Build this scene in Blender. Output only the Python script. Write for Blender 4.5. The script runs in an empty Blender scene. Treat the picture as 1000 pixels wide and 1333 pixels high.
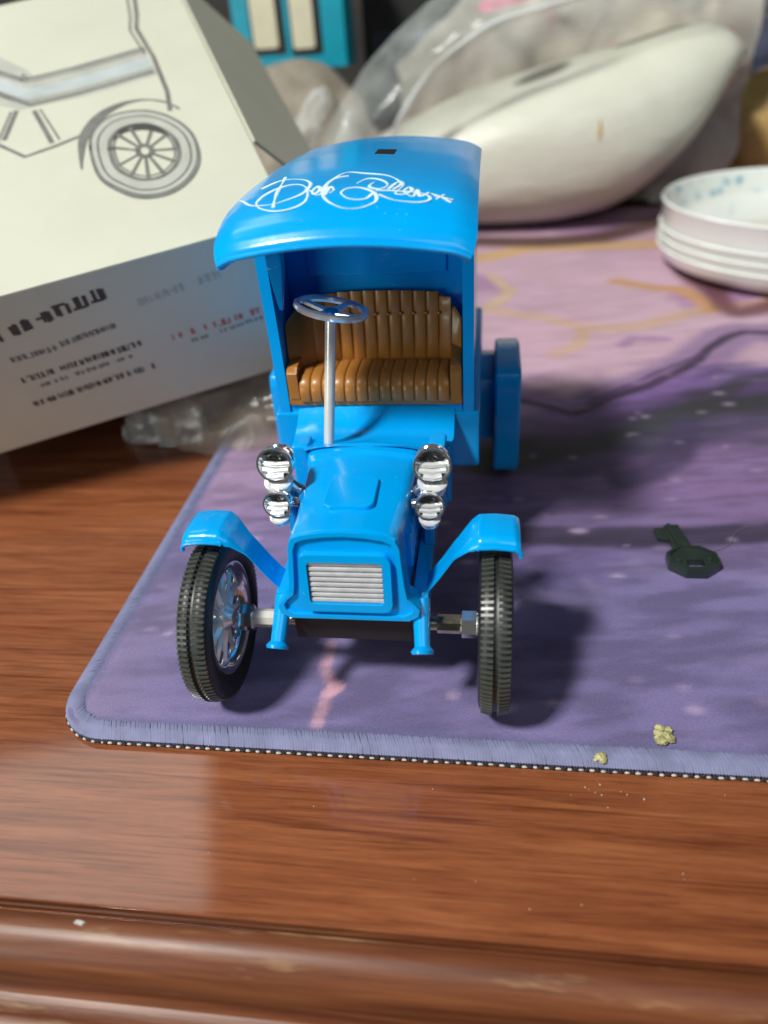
import bpy, bmesh, math, random
import numpy as np
from mathutils import Vector, Matrix, noise

random.seed(7)
S = 0.001                                   # everything below is written in millimetres
sc = bpy.context.scene
COL = sc.collection

# ------------------------------------------------------------------ camera
cam = bpy.data.cameras.new('camera')
cam.sensor_fit = 'VERTICAL'
cam.sensor_height = 36.0
cam.lens = 26.0
cam.clip_start = 0.005
cam.clip_end = 20.0
cam.dof.use_dof = True
cam.dof.focus_distance = 0.172
cam.dof.aperture_fstop = 9.0
co = bpy.data.objects.new('camera', cam)
COL.objects.link(co)
_r = Vector((0.99091, 0.11740, -0.06568)); _u = Vector((-0.01250, 0.56646, 0.82399)); _f = Vector((-0.13394, 0.81568, -0.56278))
co.matrix_world = Matrix(((_r.x, _u.x, -_f.x, 28.52*S), (_r.y, _u.y, -_f.y, -122.67*S), (_r.z, _u.z, -_f.z, 133.97*S), (0, 0, 0, 1)))
sc.camera = co

# ------------------------------------------------------------------ world and lamps (indoors: lamps, no sky)
w = bpy.data.worlds.new('World'); sc.world = w; w.use_nodes = True
bg = w.node_tree.nodes['Background']
bg.inputs[0].default_value = (0.86, 0.93, 0.90, 1)
bg.inputs[1].default_value = 0.018

def area(name, loc, target, power, sx, sy, col):
    l = bpy.data.lights.new(name, 'AREA'); l.shape = 'RECTANGLE'; l.size = sx*S; l.size_y = sy*S
    l.energy = power; l.color = col
    o = bpy.data.objects.new(name, l); COL.objects.link(o)
    o.location = Vector(loc)*S
    o.rotation_euler = (Vector(target)-Vector(loc)).to_track_quat('-Z', 'Y').to_euler()
    return o
area('ceiling_lamp', (-770, -740, 1560), (0, 45, 30), 48.0, 230, 230, (1.0, 0.985, 0.93))
area('room_lamp', (-640, -760, 140), (0, 40, 45), 3.0, 420, 300, (0.95, 1.0, 0.97))
pnl = area('ceiling_panel', (-945, 848, 1500), (-945, 848, 0), 2.9, 600, 560, (0.97, 1.0, 0.96))
pnl.rotation_euler = (0, 0, math.radians(198))
area('reflection_fill', (430, -660, 800), (20, 20, 40), 1.9, 640, 480, (0.93, 0.98, 1.0))  # unseen fill panel, added for white chrome reflections and the right-hand sides

sc.view_settings.view_transform = 'Standard'
sc.view_settings.look = 'None'
sc.view_settings.exposure = 0.0
sc.view_settings.gamma = 1.0
sc.view_settings.use_curve_mapping = False
sc.cycles.max_bounces = 10
sc.cycles.transparent_max_bounces = 24
sc.cycles.caustics_reflective = False
sc.cycles.caustics_refractive = False

# ------------------------------------------------------------------ materials
def lin(c):
    return tuple(((x/255)/12.92 if x/255 <= 0.04045 else ((x/255+0.055)/1.055)**2.4) for x in c)

def newmat(name):
    m = bpy.data.materials.new(name); m.use_nodes = True
    nt = m.node_tree
    return m, nt, nt.nodes['Principled BSDF']

def N(nt, t, **kw):
    n = nt.nodes.new(t)
    for k, v in kw.items():
        setattr(n, k, v)
    return n

def coords(nt, scale=(1, 1, 1), rot=(0, 0, 0)):
    tc = N(nt, 'ShaderNodeTexCoord'); mp = N(nt, 'ShaderNodeMapping')
    mp.inputs['Scale'].default_value = scale; mp.inputs['Rotation'].default_value = rot
    nt.links.new(tc.outputs['Object'], mp.inputs['Vector'])
    return mp.outputs['Vector']

def noise_tex(nt, vec, scale, detail=4, rough=0.55, dist=0.0):
    n = N(nt, 'ShaderNodeTexNoise')
    n.inputs['Scale'].default_value = scale; n.inputs['Detail'].default_value = detail
    n.inputs['Roughness'].default_value = rough; n.inputs['Distortion'].default_value = dist
    nt.links.new(vec, n.inputs['Vector'])
    return n.outputs[0]

def ramp(nt, fac, stops):
    r = N(nt, 'ShaderNodeValToRGB')
    while len(r.color_ramp.elements) < len(stops):
        r.color_ramp.elements.new(0.5)
    for e, (p, c) in zip(r.color_ramp.elements, stops):
        e.position = p; e.color = (*c, 1) if len(c) == 3 else c
    nt.links.new(fac, r.inputs[0])
    return r.outputs[0]

def mixc(nt, a, b, fac, mode='MIX'):
    m = N(nt, 'ShaderNodeMix', data_type='RGBA', blend_type=mode)
    for sock, v in ((m.inputs[0], fac), (m.inputs[6], a), (m.inputs[7], b)):
        if hasattr(v, 'links') or hasattr(v, 'is_linked'):
            nt.links.new(v, sock)
        else:
            sock.default_value = v if not isinstance(v, tuple) else ((*v, 1) if len(v) == 3 else v)
    return m.outputs[2]

def bump(nt, height, strength, dist, bsdf):
    b = N(nt, 'ShaderNodeBump'); b.inputs['Strength'].default_value = strength; b.inputs['Distance'].default_value = dist
    nt.links.new(height, b.inputs['Height']); nt.links.new(b.outputs[0], bsdf.inputs['Normal'])

def plain(name, col, rough=0.4, metal=0.0, coat=0.0, var=0.12, vscale=120, bumps=0.0, bscale=900, spec=0.5):
    m, nt, p = newmat(name)
    v = coords(nt)
    n = noise_tex(nt, v, vscale, 5, 0.6)
    d = tuple(c*(1-var) for c in col); l = tuple(min(1, c*(1+var)) for c in col)
    nt.links.new(ramp(nt, n, [(0.3, d), (0.7, l)]), p.inputs['Base Color'])
    rr = N(nt, 'ShaderNodeMapRange'); rr.inputs[3].default_value = rough*0.8; rr.inputs[4].default_value = min(1, rough*1.25)
    n2 = noise_tex(nt, v, vscale*3.1, 4, 0.6)
    nt.links.new(n2, rr.inputs[0]); nt.links.new(rr.outputs[0], p.inputs['Roughness'])
    p.inputs['Metallic'].default_value = metal
    p.inputs['Coat Weight'].default_value = coat
    p.inputs['Specular IOR Level'].default_value = spec
    if bumps:
        bump(nt, noise_tex(nt, v, bscale, 3, 0.6), bumps, 0.0003, p)
    return m

MAT = {}
def dusty(m, amount):
    nt = m.node_tree; p = nt.nodes['Principled BSDF']
    src = p.inputs['Base Color'].links[0].from_socket
    v = coords(nt); vo = N(nt, 'ShaderNodeTexVoronoi'); vo.inputs['Scale'].default_value = 620; nt.links.new(v, vo.inputs['Vector'])
    n = noise_tex(nt, v, 90, 3, 0.6)
    a = N(nt, 'ShaderNodeMath', operation='LESS_THAN'); nt.links.new(vo.outputs['Distance'], a.inputs[0]); a.inputs[1].default_value = 0.10
    b = N(nt, 'ShaderNodeMath', operation='GREATER_THAN'); nt.links.new(n, b.inputs[0]); b.inputs[1].default_value = 0.56
    c = N(nt, 'ShaderNodeMath', operation='MULTIPLY'); nt.links.new(a.outputs[0], c.inputs[0]); nt.links.new(b.outputs[0], c.inputs[1])
    d = N(nt, 'ShaderNodeMath', operation='MULTIPLY'); nt.links.new(c.outputs[0], d.inputs[0]); d.inputs[1].default_value = amount
    nt.links.new(mixc(nt, src, (0.75, 0.85, 0.88), d.outputs[0]), p.inputs['Base Color'])
    return m
MAT['blue'] = plain('blue_plastic', (0.0, 0.325, 0.78), 0.20, coat=0.15, spec=0.45, var=0.05, vscale=60, bumps=0.06, bscale=700)
dusty(MAT['blue'], 0.16)
MAT['seat'] = plain('brown_plastic', (0.34, 0.140, 0.026), 0.36, coat=0.1, var=0.12, vscale=140, bumps=0.08)
MAT['chrome'] = plain('chrome', (0.90, 0.91, 0.91), 0.08, metal=0.92, var=0.04, vscale=200, bumps=0.03, bscale=420)
MAT['silver'] = plain('bright_silver_plating', (0.93, 0.94, 0.93), 0.16, metal=0.5, var=0.04, vscale=200)
MAT['brass'] = plain('axle_metal', (0.55, 0.50, 0.36), 0.25, metal=1.0, var=0.2, vscale=300)
MAT['clearrod'] = plain('silver_plastic', (0.80, 0.77, 0.70), 0.22, metal=0.3, var=0.08, vscale=200)
MAT['tyre'] = plain('black_rubber', (0.016, 0.017, 0.016), 0.42, var=0.3, vscale=150)
MAT['tread'] = plain('tread_rubber', (0.050, 0.056, 0.050), 0.34, var=0.3, vscale=150)
MAT['black'] = plain('black_plastic', (0.010, 0.010, 0.012), 0.45, var=0.2)
MAT['grille'] = plain('silver_paint', (0.58, 0.60, 0.62), 0.36, metal=0.25, var=0.12, vscale=400)
MAT['grille_back'] = plain('dark_grille', (0.12, 0.125, 0.13), 0.5, var=0.1)
MAT['key'] = plain('dark_green_black_plastic', (0.020, 0.030, 0.026), 0.18, var=0.2, bumps=0.05)
MAT['card'] = plain('cream_card', (0.53, 0.54, 0.445), 0.55, var=0.03, vscale=40, bumps=0.04, bscale=1500)
MAT['ink'] = plain('black_ink', (0.055, 0.050, 0.050), 0.6, var=0.25, vscale=300)
MAT['inkgrey'] = plain('grey_ink', (0.15, 0.155, 0.145), 0.6, var=0.25, vscale=200)
MAT['inkpale'] = plain('pale_grey_ink', (0.40, 0.415, 0.37), 0.6, var=0.12, vscale=90)
MAT['inkblue'] = plain('pale_blue_ink', (0.42, 0.47, 0.48), 0.6, var=0.12, vscale=90)
MAT['inkred'] = plain('red_ink', (0.50, 0.10, 0.08), 0.6, var=0.25, vscale=300)
MAT['script'] = plain('white_ink', (0.66, 0.84, 0.90), 0.35, var=0.10, vscale=400)
MAT['thread'] = plain('blue_grey_thread', (0.165, 0.175, 0.295), 0.75, var=0.2, vscale=160)
MAT['white_thread'] = plain('white_thread', (0.46, 0.44, 0.40), 0.8, var=0.2, vscale=500)
MAT['black_thread'] = plain('black_thread', (0.012, 0.012, 0.018), 0.8, var=0.2)
MAT['teal'] = plain('teal_card', (0.0, 0.30, 0.42), 0.4, var=0.1, vscale=60)
MAT['cream'] = plain('cream_label', (0.62, 0.60, 0.44), 0.5, var=0.06)
MAT['cloth'] = plain('taupe_cloth', (0.28, 0.25, 0.20), 0.7, var=0.25, vscale=60, bumps=0.3, bscale=500)
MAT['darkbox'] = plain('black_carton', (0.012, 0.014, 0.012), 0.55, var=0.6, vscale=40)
MAT['wall'] = plain('dark_wall', (0.030, 0.028, 0.026), 0.7, var=0.5, vscale=14)
MAT['tan'] = plain('tan_paper', (0.46, 0.30, 0.10), 0.5, var=0.35, vscale=50, bumps=0.2, bscale=200)
MAT['navy'] = plain('navy_cloth', (0.035, 0.045, 0.09), 0.7, var=0.5, vscale=70)
MAT['crumb'] = plain('crumb', (0.38, 0.36, 0.17), 0.6, var=0.5, vscale=700, bumps=0.5, bscale=900)
MAT['pink'] = plain('pink_print', (0.62, 0.22, 0.30), 0.4, var=0.3)
MAT['yellow'] = plain('yellow_print', (0.66, 0.58, 0.26), 0.4, var=0.3)
MAT['green'] = plain('green_print', (0.26, 0.42, 0.20), 0.4, var=0.3)
MAT['hair'] = plain('thread_grey', (0.16, 0.15, 0.17), 0.5, var=0.2)

def mat_porcelain():
    m, nt, p = newmat('white_porcelain')
    v = coords(nt)
    n = noise_tex(nt, v, 30, 3)
    nt.links.new(ramp(nt, n, [(0.3, (0.84, 0.88, 0.84)), (0.7, (0.88, 0.92, 0.88))]), p.inputs['Base Color'])
    p.inputs['Roughness'].default_value = 0.13; p.inputs['Coat Weight'].default_value = 0.4
    return m
MAT['porcelain'] = mat_porcelain()

def mat_porcelain_print():
    # white glaze with a ring of blue flowers round the inside of the rim
    m, nt, p = newmat('porcelain_blue_flowers')
    v = coords(nt)
    vo = N(nt, 'ShaderNodeTexVoronoi'); vo.inputs['Scale'].default_value = 120
    nt.links.new(v, vo.inputs['Vector'])
    n = noise_tex(nt, v, 260, 4, 0.7)
    ad = N(nt, 'ShaderNodeMath', operation='ADD'); nt.links.new(vo.outputs['Distance'], ad.inputs[0]); nt.links.new(n, ad.inputs[1])
    nt.links.new(ramp(nt, ad.outputs[0], [(0.55, (0.20, 0.38, 0.48)), (0.80, (0.52, 0.64, 0.66)), (1.0, (0.72, 0.77, 0.74))]), p.inputs['Base Color'])
    p.inputs['Roughness'].default_value = 0.15
    return m
MAT['flowers'] = mat_porcelain_print()

def mat_wood(name, dark=1.0):
    m, nt, p = newmat(name)
    v0 = coords(nt, (1, 1, 1), (0, 0, math.radians(1.5)))
    vs = coords(nt, (11, 190, 120), (0, 0, math.radians(1.5)))
    vf = coords(nt, (70, 950, 700), (0, 0, math.radians(1.5)))
    big = noise_tex(nt, vs, 1.0, 8, 0.66, 1.0)
    fine = noise_tex(nt, vf, 1.0, 5, 0.7, 0.3)
    pores = noise_tex(nt, coords(nt, (22, 1250, 1250), (0, 0, math.radians(1.5))), 1.0, 3, 0.6)
    blot = noise_tex(nt, v0, 11, 3, 0.5)
    c1 = ramp(nt, big, [(0.28, tuple(x*dark for x in (0.105, 0.028, 0.011))), (0.44, tuple(x*dark for x in (0.205, 0.064, 0.025))), (0.58, tuple(x*dark for x in (0.268, 0.092, 0.037))), (0.75, tuple(x*dark for x in (0.315, 0.122, 0.052)))])
    c2 = mixc(nt, c1, ramp(nt, fine, [(0.30, (0.52, 0.44, 0.40)), (0.55, (1, 1, 1))]), 0.65, 'MULTIPLY')
    c3 = mixc(nt, c2, ramp(nt, pores, [(0.34, (0.45, 0.36, 0.32)), (0.45, (1, 1, 1))]), 0.6, 'MULTIPLY')
    c4 = mixc(nt, c3, ramp(nt, blot, [(0.3, (0.82, 0.78, 0.74)), (0.7, (1.1, 1.06, 1.0))]), 0.8, 'MULTIPLY')
    nt.links.new(c4, p.inputs['Base Color'])
    p.inputs['Roughness'].default_value = 0.55
    p.inputs['Specular IOR Level'].default_value = 0.12
    p.inputs['Coat Weight'].default_value = 1.0
    smud = noise_tex(nt, v0, 45, 5, 0.65)
    rr = N(nt, 'ShaderNodeMapRange'); rr.inputs[1].default_value = 0.3; rr.inputs[2].default_value = 0.7; rr.inputs[3].default_value = 0.05; rr.inputs[4].default_value = 0.11
    nt.links.new(smud, rr.inputs[0]); nt.links.new(rr.outputs[0], p.inputs['Coat Roughness'])
    bump(nt, fine, 0.10, 0.0002, p)
    return m
MAT['wood'] = mat_wood('reddish_brown_wood')

def mat_moulding():
    # same wood, with the lacquer worn pale along the crest of the bead
    m, nt, p = newmat('worn_wood_moulding')
    vs = coords(nt, (9, 150, 120)); vf = coords(nt, (30, 600, 600))
    big = noise_tex(nt, vs, 1.0, 6, 0.62, 0.9); fine = noise_tex(nt, vf, 1.0, 4, 0.65)
    c1 = ramp(nt, big, [(0.30, (0.060, 0.016, 0.007)), (0.50, (0.145, 0.045, 0.017)), (0.72, (0.23, 0.085, 0.034))])
    c2 = mixc(nt, c1, ramp(nt, fine, [(0.30, (0.5, 0.42, 0.38)), (0.55, (1, 1, 1))]), 0.7, 'MULTIPLY')
    wear = noise_tex(nt, coords(nt, (14, 90, 90)), 1.0, 5, 0.7)
    wf = ramp(nt, wear, [(0.58, (0, 0, 0)), (0.70, (1, 1, 1))])
    c3 = mixc(nt, c2, (0.30, 0.19, 0.09), wf)
    nt.links.new(c3, p.inputs['Base Color'])
    p.inputs['Roughness'].default_value = 0.45; p.inputs['Specular IOR Level'].default_value = 0.25; p.inputs['Coat Weight'].default_value = 0.22; p.inputs['Coat Roughness'].default_value = 0.34
    bump(nt, fine, 0.35, 0.0004, p)
    return m
MAT['moulding'] = mat_moulding()

def mat_film(name, tint=(0.86, 0.92, 0.90), alpha=0.22, rough=0.12):
    m, nt, p = newmat(name)
    p.inputs['Base Color'].default_value = (*tint, 1)
    p.inputs['Roughness'].default_value = rough
    p.inputs['Specular IOR Level'].default_value = 0.9
    v = coords(nt)
    n = noise_tex(nt, v, 55, 5, 0.6)
    rr = N(nt, 'ShaderNodeMapRange'); rr.inputs[1].default_value = 0.35; rr.inputs[2].default_value = 0.7; rr.inputs[3].default_value = alpha*0.7; rr.inputs[4].default_value = min(1, alpha*1.5)
    nt.links.new(n, rr.inputs[0]); nt.links.new(rr.outputs[0], p.inputs['Alpha'])
    bump(nt, noise_tex(nt, v, 90, 4, 0.6, 1.5), 0.3, 0.002, p)
    return m
MAT['film'] = mat_film('clear_plastic_film', (0.80, 0.87, 0.85), 0.20, 0.12)
MAT['film2'] = mat_film('smoky_plastic_film', (0.40, 0.34, 0.27), 0.34, 0.16)

def mat_milky():
    m, nt, p = newmat('milky_white_plastic')
    v = coords(nt)
    n = noise_tex(nt, v, 16, 4, 0.5, 0.8)
    nt.links.new(ramp(nt, n, [(0.30, (0.60, 0.61, 0.52)), (0.70, (0.70, 0.72, 0.63))]), p.inputs['Base Color'])
    p.inputs['Roughness'].default_value = 0.42
    p.inputs['Subsurface Weight'].default_value = 0.25
    p.inputs['Subsurface Radius'].default_value = (0.02, 0.02, 0.016)
    p.inputs['Coat Weight'].default_value = 0.2
    bump(nt, noise_tex(nt, coords(nt, (1, 1, 3)), 38, 4, 0.55, 1.0), 0.30, 0.003, p)
    return m
MAT['milky'] = mat_milky()

def mat_marble():
    m, nt, p = newmat('purple_marble_print')
    at = N(nt, 'ShaderNodeAttribute'); at.attribute_name = 'print'
    v = coords(nt)
    weave = N(nt, 'ShaderNodeTexNoise'); weave.inputs['Scale'].default_value = 1800; weave.inputs['Detail'].default_value = 2
    nt.links.new(v, weave.inputs['Vector'])
    c = mixc(nt, at.outputs['Color'], ramp(nt, weave.outputs[0], [(0.3, (0.80, 0.80, 0.80)), (0.7, (1.12, 1.12, 1.12))]), 0.7, 'MULTIPLY')
    nt.links.new(c, p.inputs['Base Color'])
    p.inputs['Roughness'].default_value = 0.62
    p.inputs['Sheen Weight'].default_value = 0.15
    bump(nt, weave.outputs[0], 0.25, 0.0002, p)
    return m
MAT['marble'] = mat_marble()

def mat_paper():
    m, nt, p = newmat('faded_print_paper')
    v = coords(nt)
    n = noise_tex(nt, v, 22, 3, 0.5, 0.6); n2 = noise_tex(nt, v, 31, 2, 0.5)
    c = ramp(nt, n, [(0.34, (0.30, 0.30, 0.27)), (0.46, (0.42, 0.40, 0.36)), (0.58, (0.48, 0.45, 0.39)), (0.68, (0.54, 0.51, 0.44))])
    c = mixc(nt, c, (0.55, 0.25, 0.28), ramp(nt, n2, [(0.62, (0, 0, 0)), (0.72, (0.55, 0.55, 0.55))]))
    nt.links.new(c, p.inputs['Base Color']); p.inputs['Roughness'].default_value = 0.5
    return m
MAT['paper'] = mat_paper()

# ------------------------------------------------------------------ mesh helpers
class MB:
    """collects shapes (in mm) and links them as ONE mesh object"""
    def __init__(s):
        s.v = []; s.f = []
    def add(s, verts, faces):
        o = len(s.v); s.v += [tuple(p) for p in verts]; s.f += [tuple(i+o for i in f) for f in faces]
        return s
    def box(s, x0, x1, y0, y1, z0, z1, bev=0.0, seg=2, M=None):
        bm = bmesh.new()
        vs = [bm.verts.new(p) for p in ((x0, y0, z0), (x1, y0, z0), (x1, y1, z0), (x0, y1, z0), (x0, y0, z1), (x1, y0, z1), (x1, y1, z1), (x0, y1, z1))]
        for f in ((3, 2, 1, 0), (4, 5, 6, 7), (0, 1, 5, 4), (1, 2, 6, 5), (2, 3, 7, 6), (3, 0, 4, 7)):
            bm.faces.new([vs[i] for i in f])
        if bev:
            bmesh.ops.bevel(bm, geom=bm.edges[:], offset=bev, segments=seg, profile=0.5, affect='EDGES')
        return s.bm(bm, M)
    def bm(s, bm, M=None):
        bm.verts.index_update()
        s.add([(M @ v.co if M else v.co)[:] for v in bm.verts], [[v.index for v in f.verts] for f in bm.faces])
        bm.free()
        return s
    def hexa(s, p, bev=0.0):
        bm = bmesh.new(); vs = [bm.verts.new(q) for q in p]
        for f in ((3, 2, 1, 0), (4, 5, 6, 7), (0, 1, 5, 4), (1, 2, 6, 5), (2, 3, 7, 6), (3, 0, 4, 7)):
            bm.faces.new([vs[i] for i in f])
        bmesh.ops.recalc_face_normals(bm, faces=bm.faces[:])
        if bev:
            bmesh.ops.bevel(bm, geom=bm.edges[:], offset=bev, segments=2, profile=0.5, affect='EDGES')
        return s.bm(bm)
    def lathe(s, prof, org=(0, 0, 0), axis=(0, 0, 1), seg=32, cap=True, squash=None):
        ax = Vector(axis).normalized(); q = ax.to_track_quat('Z', 'Y').to_matrix(); org = Vector(org)
        vs = []; fs = []
        for (r, h) in prof:
            for k in range(seg):
                a = 2*math.pi*k/seg
                vs.append(org + q @ Vector((r*math.cos(a), r*math.sin(a), h)))
        for i in range(len(prof)-1):
            for k in range(seg):
                k2 = (k+1) % seg
                fs.append((i*seg+k, i*seg+k2, (i+1)*seg+k2, (i+1)*seg+k))
        if cap:
            fs.append(tuple(range(seg-1, -1, -1))); fs.append(tuple((len(prof)-1)*seg+k for k in range(seg)))
        return s.add(vs, fs)
    def tube(s, pts, r, seg=8, closed=False, flat=1.0, up=(0, 0, 1)):
        P = [Vector(p) for p in pts]; n = len(P); R = r if isinstance(r, (list, tuple)) else [r]*n
        vs = []; fs = []
        for i, p in enumerate(P):
            a = P[i-1] if (i or closed) else P[i]; b = P[(i+1) % n] if (i < n-1 or closed) else P[i]
            t = (b-a).normalized()
            u = Vector(up); u = (u - t*u.dot(t))
            if u.length < 1e-4:
                u = Vector((1, 0, 0)) - t*t.x
            u.normalize(); sd = t.cross(u)
            for k in range(seg):
                an = 2*math.pi*k/seg
                vs.append(p + sd*R[i]*math.cos(an) + u*R[i]*flat*math.sin(an))
        m = n if closed else n-1
        for i in range(m):
            j = (i+1) % n
            for k in range(seg):
                k2 = (k+1) % seg
                fs.append((i*seg+k, j*seg+k, j*seg+k2, i*seg+k2))
        if not closed:
            fs.append(tuple(range(seg))); fs.append(tuple((n-1)*seg+k for k in range(seg-1, -1, -1)))
        return s.add(vs, fs)
    def prism(s, poly, fn, d0, d1, bev=0.0, seg=2):
        """poly (2-D) swept from d0 to d1; fn(u, v, d) gives the point"""
        bm = bmesh.new()
        a = [bm.verts.new(fn(u, v, d0)) for u, v in poly]; b = [bm.verts.new(fn(u, v, d1)) for u, v in poly]; n = len(poly)
        bm.faces.new(a[::-1]); top = bm.faces.new(b)
        for i in range(n):
            bm.faces.new((a[i], a[(i+1) % n], b[(i+1) % n], b[i]))
        bmesh.ops.recalc_face_normals(bm, faces=bm.faces[:])
        if bev:
            bmesh.ops.bevel(bm, geom=list(set(top.edges)), offset=bev, segments=seg, profile=0.5, affect='EDGES')
        return s.bm(bm)
    def ring(s, outer, inner, fn, d0, d1):
        """frame between two outlines with the same number of points"""
        n = len(outer); vs = []
        for d in (d0, d1):
            vs += [fn(u, v, d) for u, v in outer]; vs += [fn(u, v, d) for u, v in inner]
        fs = []
        for i in range(n):
            j = (i+1) % n
            fs += [(i, j, n+j, n+i), (2*n+i, 3*n+i, 3*n+j, 2*n+j), (i, 2*n+i, 2*n+j, j), (n+i, n+j, 3*n+j, 3*n+i)]
        return s.add(vs, fs)
    def grid(s, nu, nv, fn, flip=False):
        vs = [fn(i/nu, j/nv) for j in range(nv+1) for i in range(nu+1)]
        fs = []
        for j in range(nv):
            for i in range(nu):
                q = (j*(nu+1)+i, j*(nu+1)+i+1, (j+1)*(nu+1)+i+1, (j+1)*(nu+1)+i)
                fs.append(q[::-1] if flip else q)
        return s.add(vs, fs)
    def mesh(s, name, mat, angle=38):
        me = bpy.data.meshes.new(name)
        me.from_pydata([(x*S, y*S, z*S) for x, y, z in s.v], [], s.f)
        bm = bmesh.new(); bm.from_mesh(me); bmesh.ops.recalc_face_normals(bm, faces=bm.faces[:]); bm.to_mesh(me); bm.free()
        for p in me.polygons:
            p.use_smooth = True
        me.set_sharp_from_angle(angle=math.radians(angle))
        if mat:
            me.materials.append(MAT[mat])
        return me
    def build(s, name, mat, parent=None, angle=38):
        o = link(name, s.mesh(name, mat, angle), parent)
        if angle < 45 and len(s.v) < 4000:
            m = o.modifiers.new('weighted_normals', 'WEIGHTED_NORMAL'); m.keep_sharp = True
        return o

def link(name, me, parent=None):
    o = bpy.data.objects.new(name, me); COL.objects.link(o)
    if parent:
        o.parent = parent
    return o

def tag(o, label, cat, group=None, kind=None):
    o['label'] = label; o['category'] = cat
    if group:
        o['group'] = group
    if kind:
        o['kind'] = kind
    return o

def empty(name, loc=(0, 0, 0), parent=None):
    o = bpy.data.objects.new(name, None); COL.objects.link(o)
    o.empty_display_size = 0.01
    o.location = Vector(loc)*S
    if parent:
        o.parent = parent
    return o

def rrect(x0, x1, y0, y1, r, n=5):
    P = []
    for cx, cy, a0 in ((x1-r, y1-r, 0), (x0+r, y1-r, 90), (x0+r, y0+r, 180), (x1-r, y0+r, 270)):
        for k in range(n+1):
            a = math.radians(a0+90*k/n); P.append((cx+r*math.cos(a), cy+r*math.sin(a)))
    return P

def catmull(P, n=6, closed=False):
    P = [Vector(p) for p in P]; out = []
    m = len(P); rng = range(m) if closed else range(m-1)
    for i in rng:
        p0 = P[i-1] if (i or closed) else P[0]; p1 = P[i]; p2 = P[(i+1) % m]; p3 = P[(i+2) % m] if (closed or i+2 < m) else P[-1]
        for k in range(n):
            t = k/n
            out.append(0.5*((2*p1)+(p2-p0)*t+(2*p0-5*p1+4*p2-p3)*t*t+(3*p1-p0-3*p2+p3)*t**3))
    if not closed:
        out.append(P[-1])
    return out

# ================================================================== SETTING
# ---- table: top board, routed groove, moulded edge
tbl = empty('table', (0, 0, -40))
tag(tbl, 'glossy reddish brown wooden table with a moulded front edge, under everything', 'table')
def tpart(mb, name, mat, angle=38):
    o = mb.build(name, mat, tbl, angle); o.matrix_parent_inverse = Matrix.Translation((0, 0, 40*S)); return o
tpart(MB().box(-900, 1100, -57, 640, -25, -3, 0.35, 2), 'table_top', 'wood')
prof = [(-56.9, -24), (-57.3, -6.0), (-58.2, -6.0), (-58.5, -4.2), (-59.1, -3.0), (-60.4, -2.55), (-62.2, -2.8), (-64.2, -3.9), (-65.9, -5.7), (-66.9, -7.9), (-67.2, -10.0),
        (-67.0, -12.0), (-67.3, -13.8), (-68.3, -15.1), (-69.9, -15.7), (-71.3, -15.7), (-71.6, -16.6), (-73.2, -16.8), (-75.0, -18.0), (-76.2, -20.2), (-76.5, -23), (-76.5, -60), (-57, -60)]
mb = MB(); xs = list(np.linspace(-900, 1100, 60)); vs = []; fs = []
for x in xs:
    vs += [(x, y, z) for y, z in prof]
n = len(prof)
for i in range(len(xs)-1):
    for k in range(n):
        k2 = (k+1) % n
        fs.append((i*n+k, (i+1)*n+k, (i+1)*n+k2, i*n+k2))
fs.append(tuple(range(n))); fs.append(tuple((len(xs)-1)*n+k for k in range(n)))
tpart(mb.add(vs, fs), 'edge_moulding', 'moulding', 30)

# ---- dark wall behind the table
wl = MB().box(-1400, 1600, 900, 930, -400, 900).build('wall', 'wall'); wl['kind'] = 'structure'; wl['label'] = 'dark wall in the gloom behind the table'

# ================================================================== DESK MAT
MX0, MX1, MY0, MY1, RC = -71.8, 400.0, -20.0, 470.0, 13.0
pad = empty('desk_mat', (0, 0, -3))
tag(pad, 'purple marble print fabric desk mat with stitched edge under the toy van', 'desk mat')
STEP = 1.1
nx = int((MX1-MX0)/STEP); ny = int((MY1-MY0)/STEP)
def xstart(y):
    d = y-MY0
    return MX0 + (RC - math.sqrt(max(0, RC*RC-(RC-d)**2)) if d < RC else 0)
ys = MY0 + (MY1-MY0)*(np.linspace(0, 1, ny+1))
X = np.zeros((ny+1, nx+1)); Y = np.zeros_like(X)
for j, y in enumerate(ys):
    X[j] = np.linspace(xstart(y), MX1, nx+1); Y[j] = y
# ----- marble print computed from smooth noise and vein lines
rng = np.random.default_rng(5)
def vnoise(x, y, scale, seed):
    g = np.random.default_rng(seed).random((256, 256))
    u = x/scale+100; v = y/scale+100
    i = np.floor(u).astype(int); j = np.floor(v).astype(int); fu = u-i; fv = v-j
    fu = fu*fu*(3-2*fu); fv = fv*fv*(3-2*fv); i %= 256; j %= 256; i2 = (i+1) % 256; j2 = (j+1) % 256
    return (g[j, i]*(1-fu)+g[j, i2]*fu)*(1-fv)+(g[j2, i]*(1-fu)+g[j2, i2]*fu)*fv
def fbm(x, y, scale, seed, o=4):
    s = 0; a = 1; t = 0
    for k in range(o):
        s = s+a*vnoise(x, y, scale/2**k, seed+k); t += a; a *= 0.55
    return s/t
wx = X+22*(fbm(X, Y, 60, 11)-0.5)+6*(fbm(X, Y, 14, 21)-0.5); wy = Y+26*(fbm(X, Y, 60, 31)-0.5)+6*(fbm(X, Y, 14, 41)-0.5)
def sm(a, b, t):
    t = np.clip((t-a)/(b-a), 0, 1); return t*t*(3-2*t)
def C3(c):
    return np.array(lin(c))[None, None, :]
def blend(col, c, m):
    return col*(1-m[..., None])+C3(c)*m[..., None]
col = np.zeros(X.shape+(3,))+C3((118, 112, 156))
col = blend(col, (94, 88, 132), sm(0.38, 0.66, fbm(wx, wy*1.6, 46, 51)))
col = blend(col, (144, 136, 172), 0.65*sm(0.55, 0.75, fbm(wx*0.8+wy*0.5, wy, 30, 61)))
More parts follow.
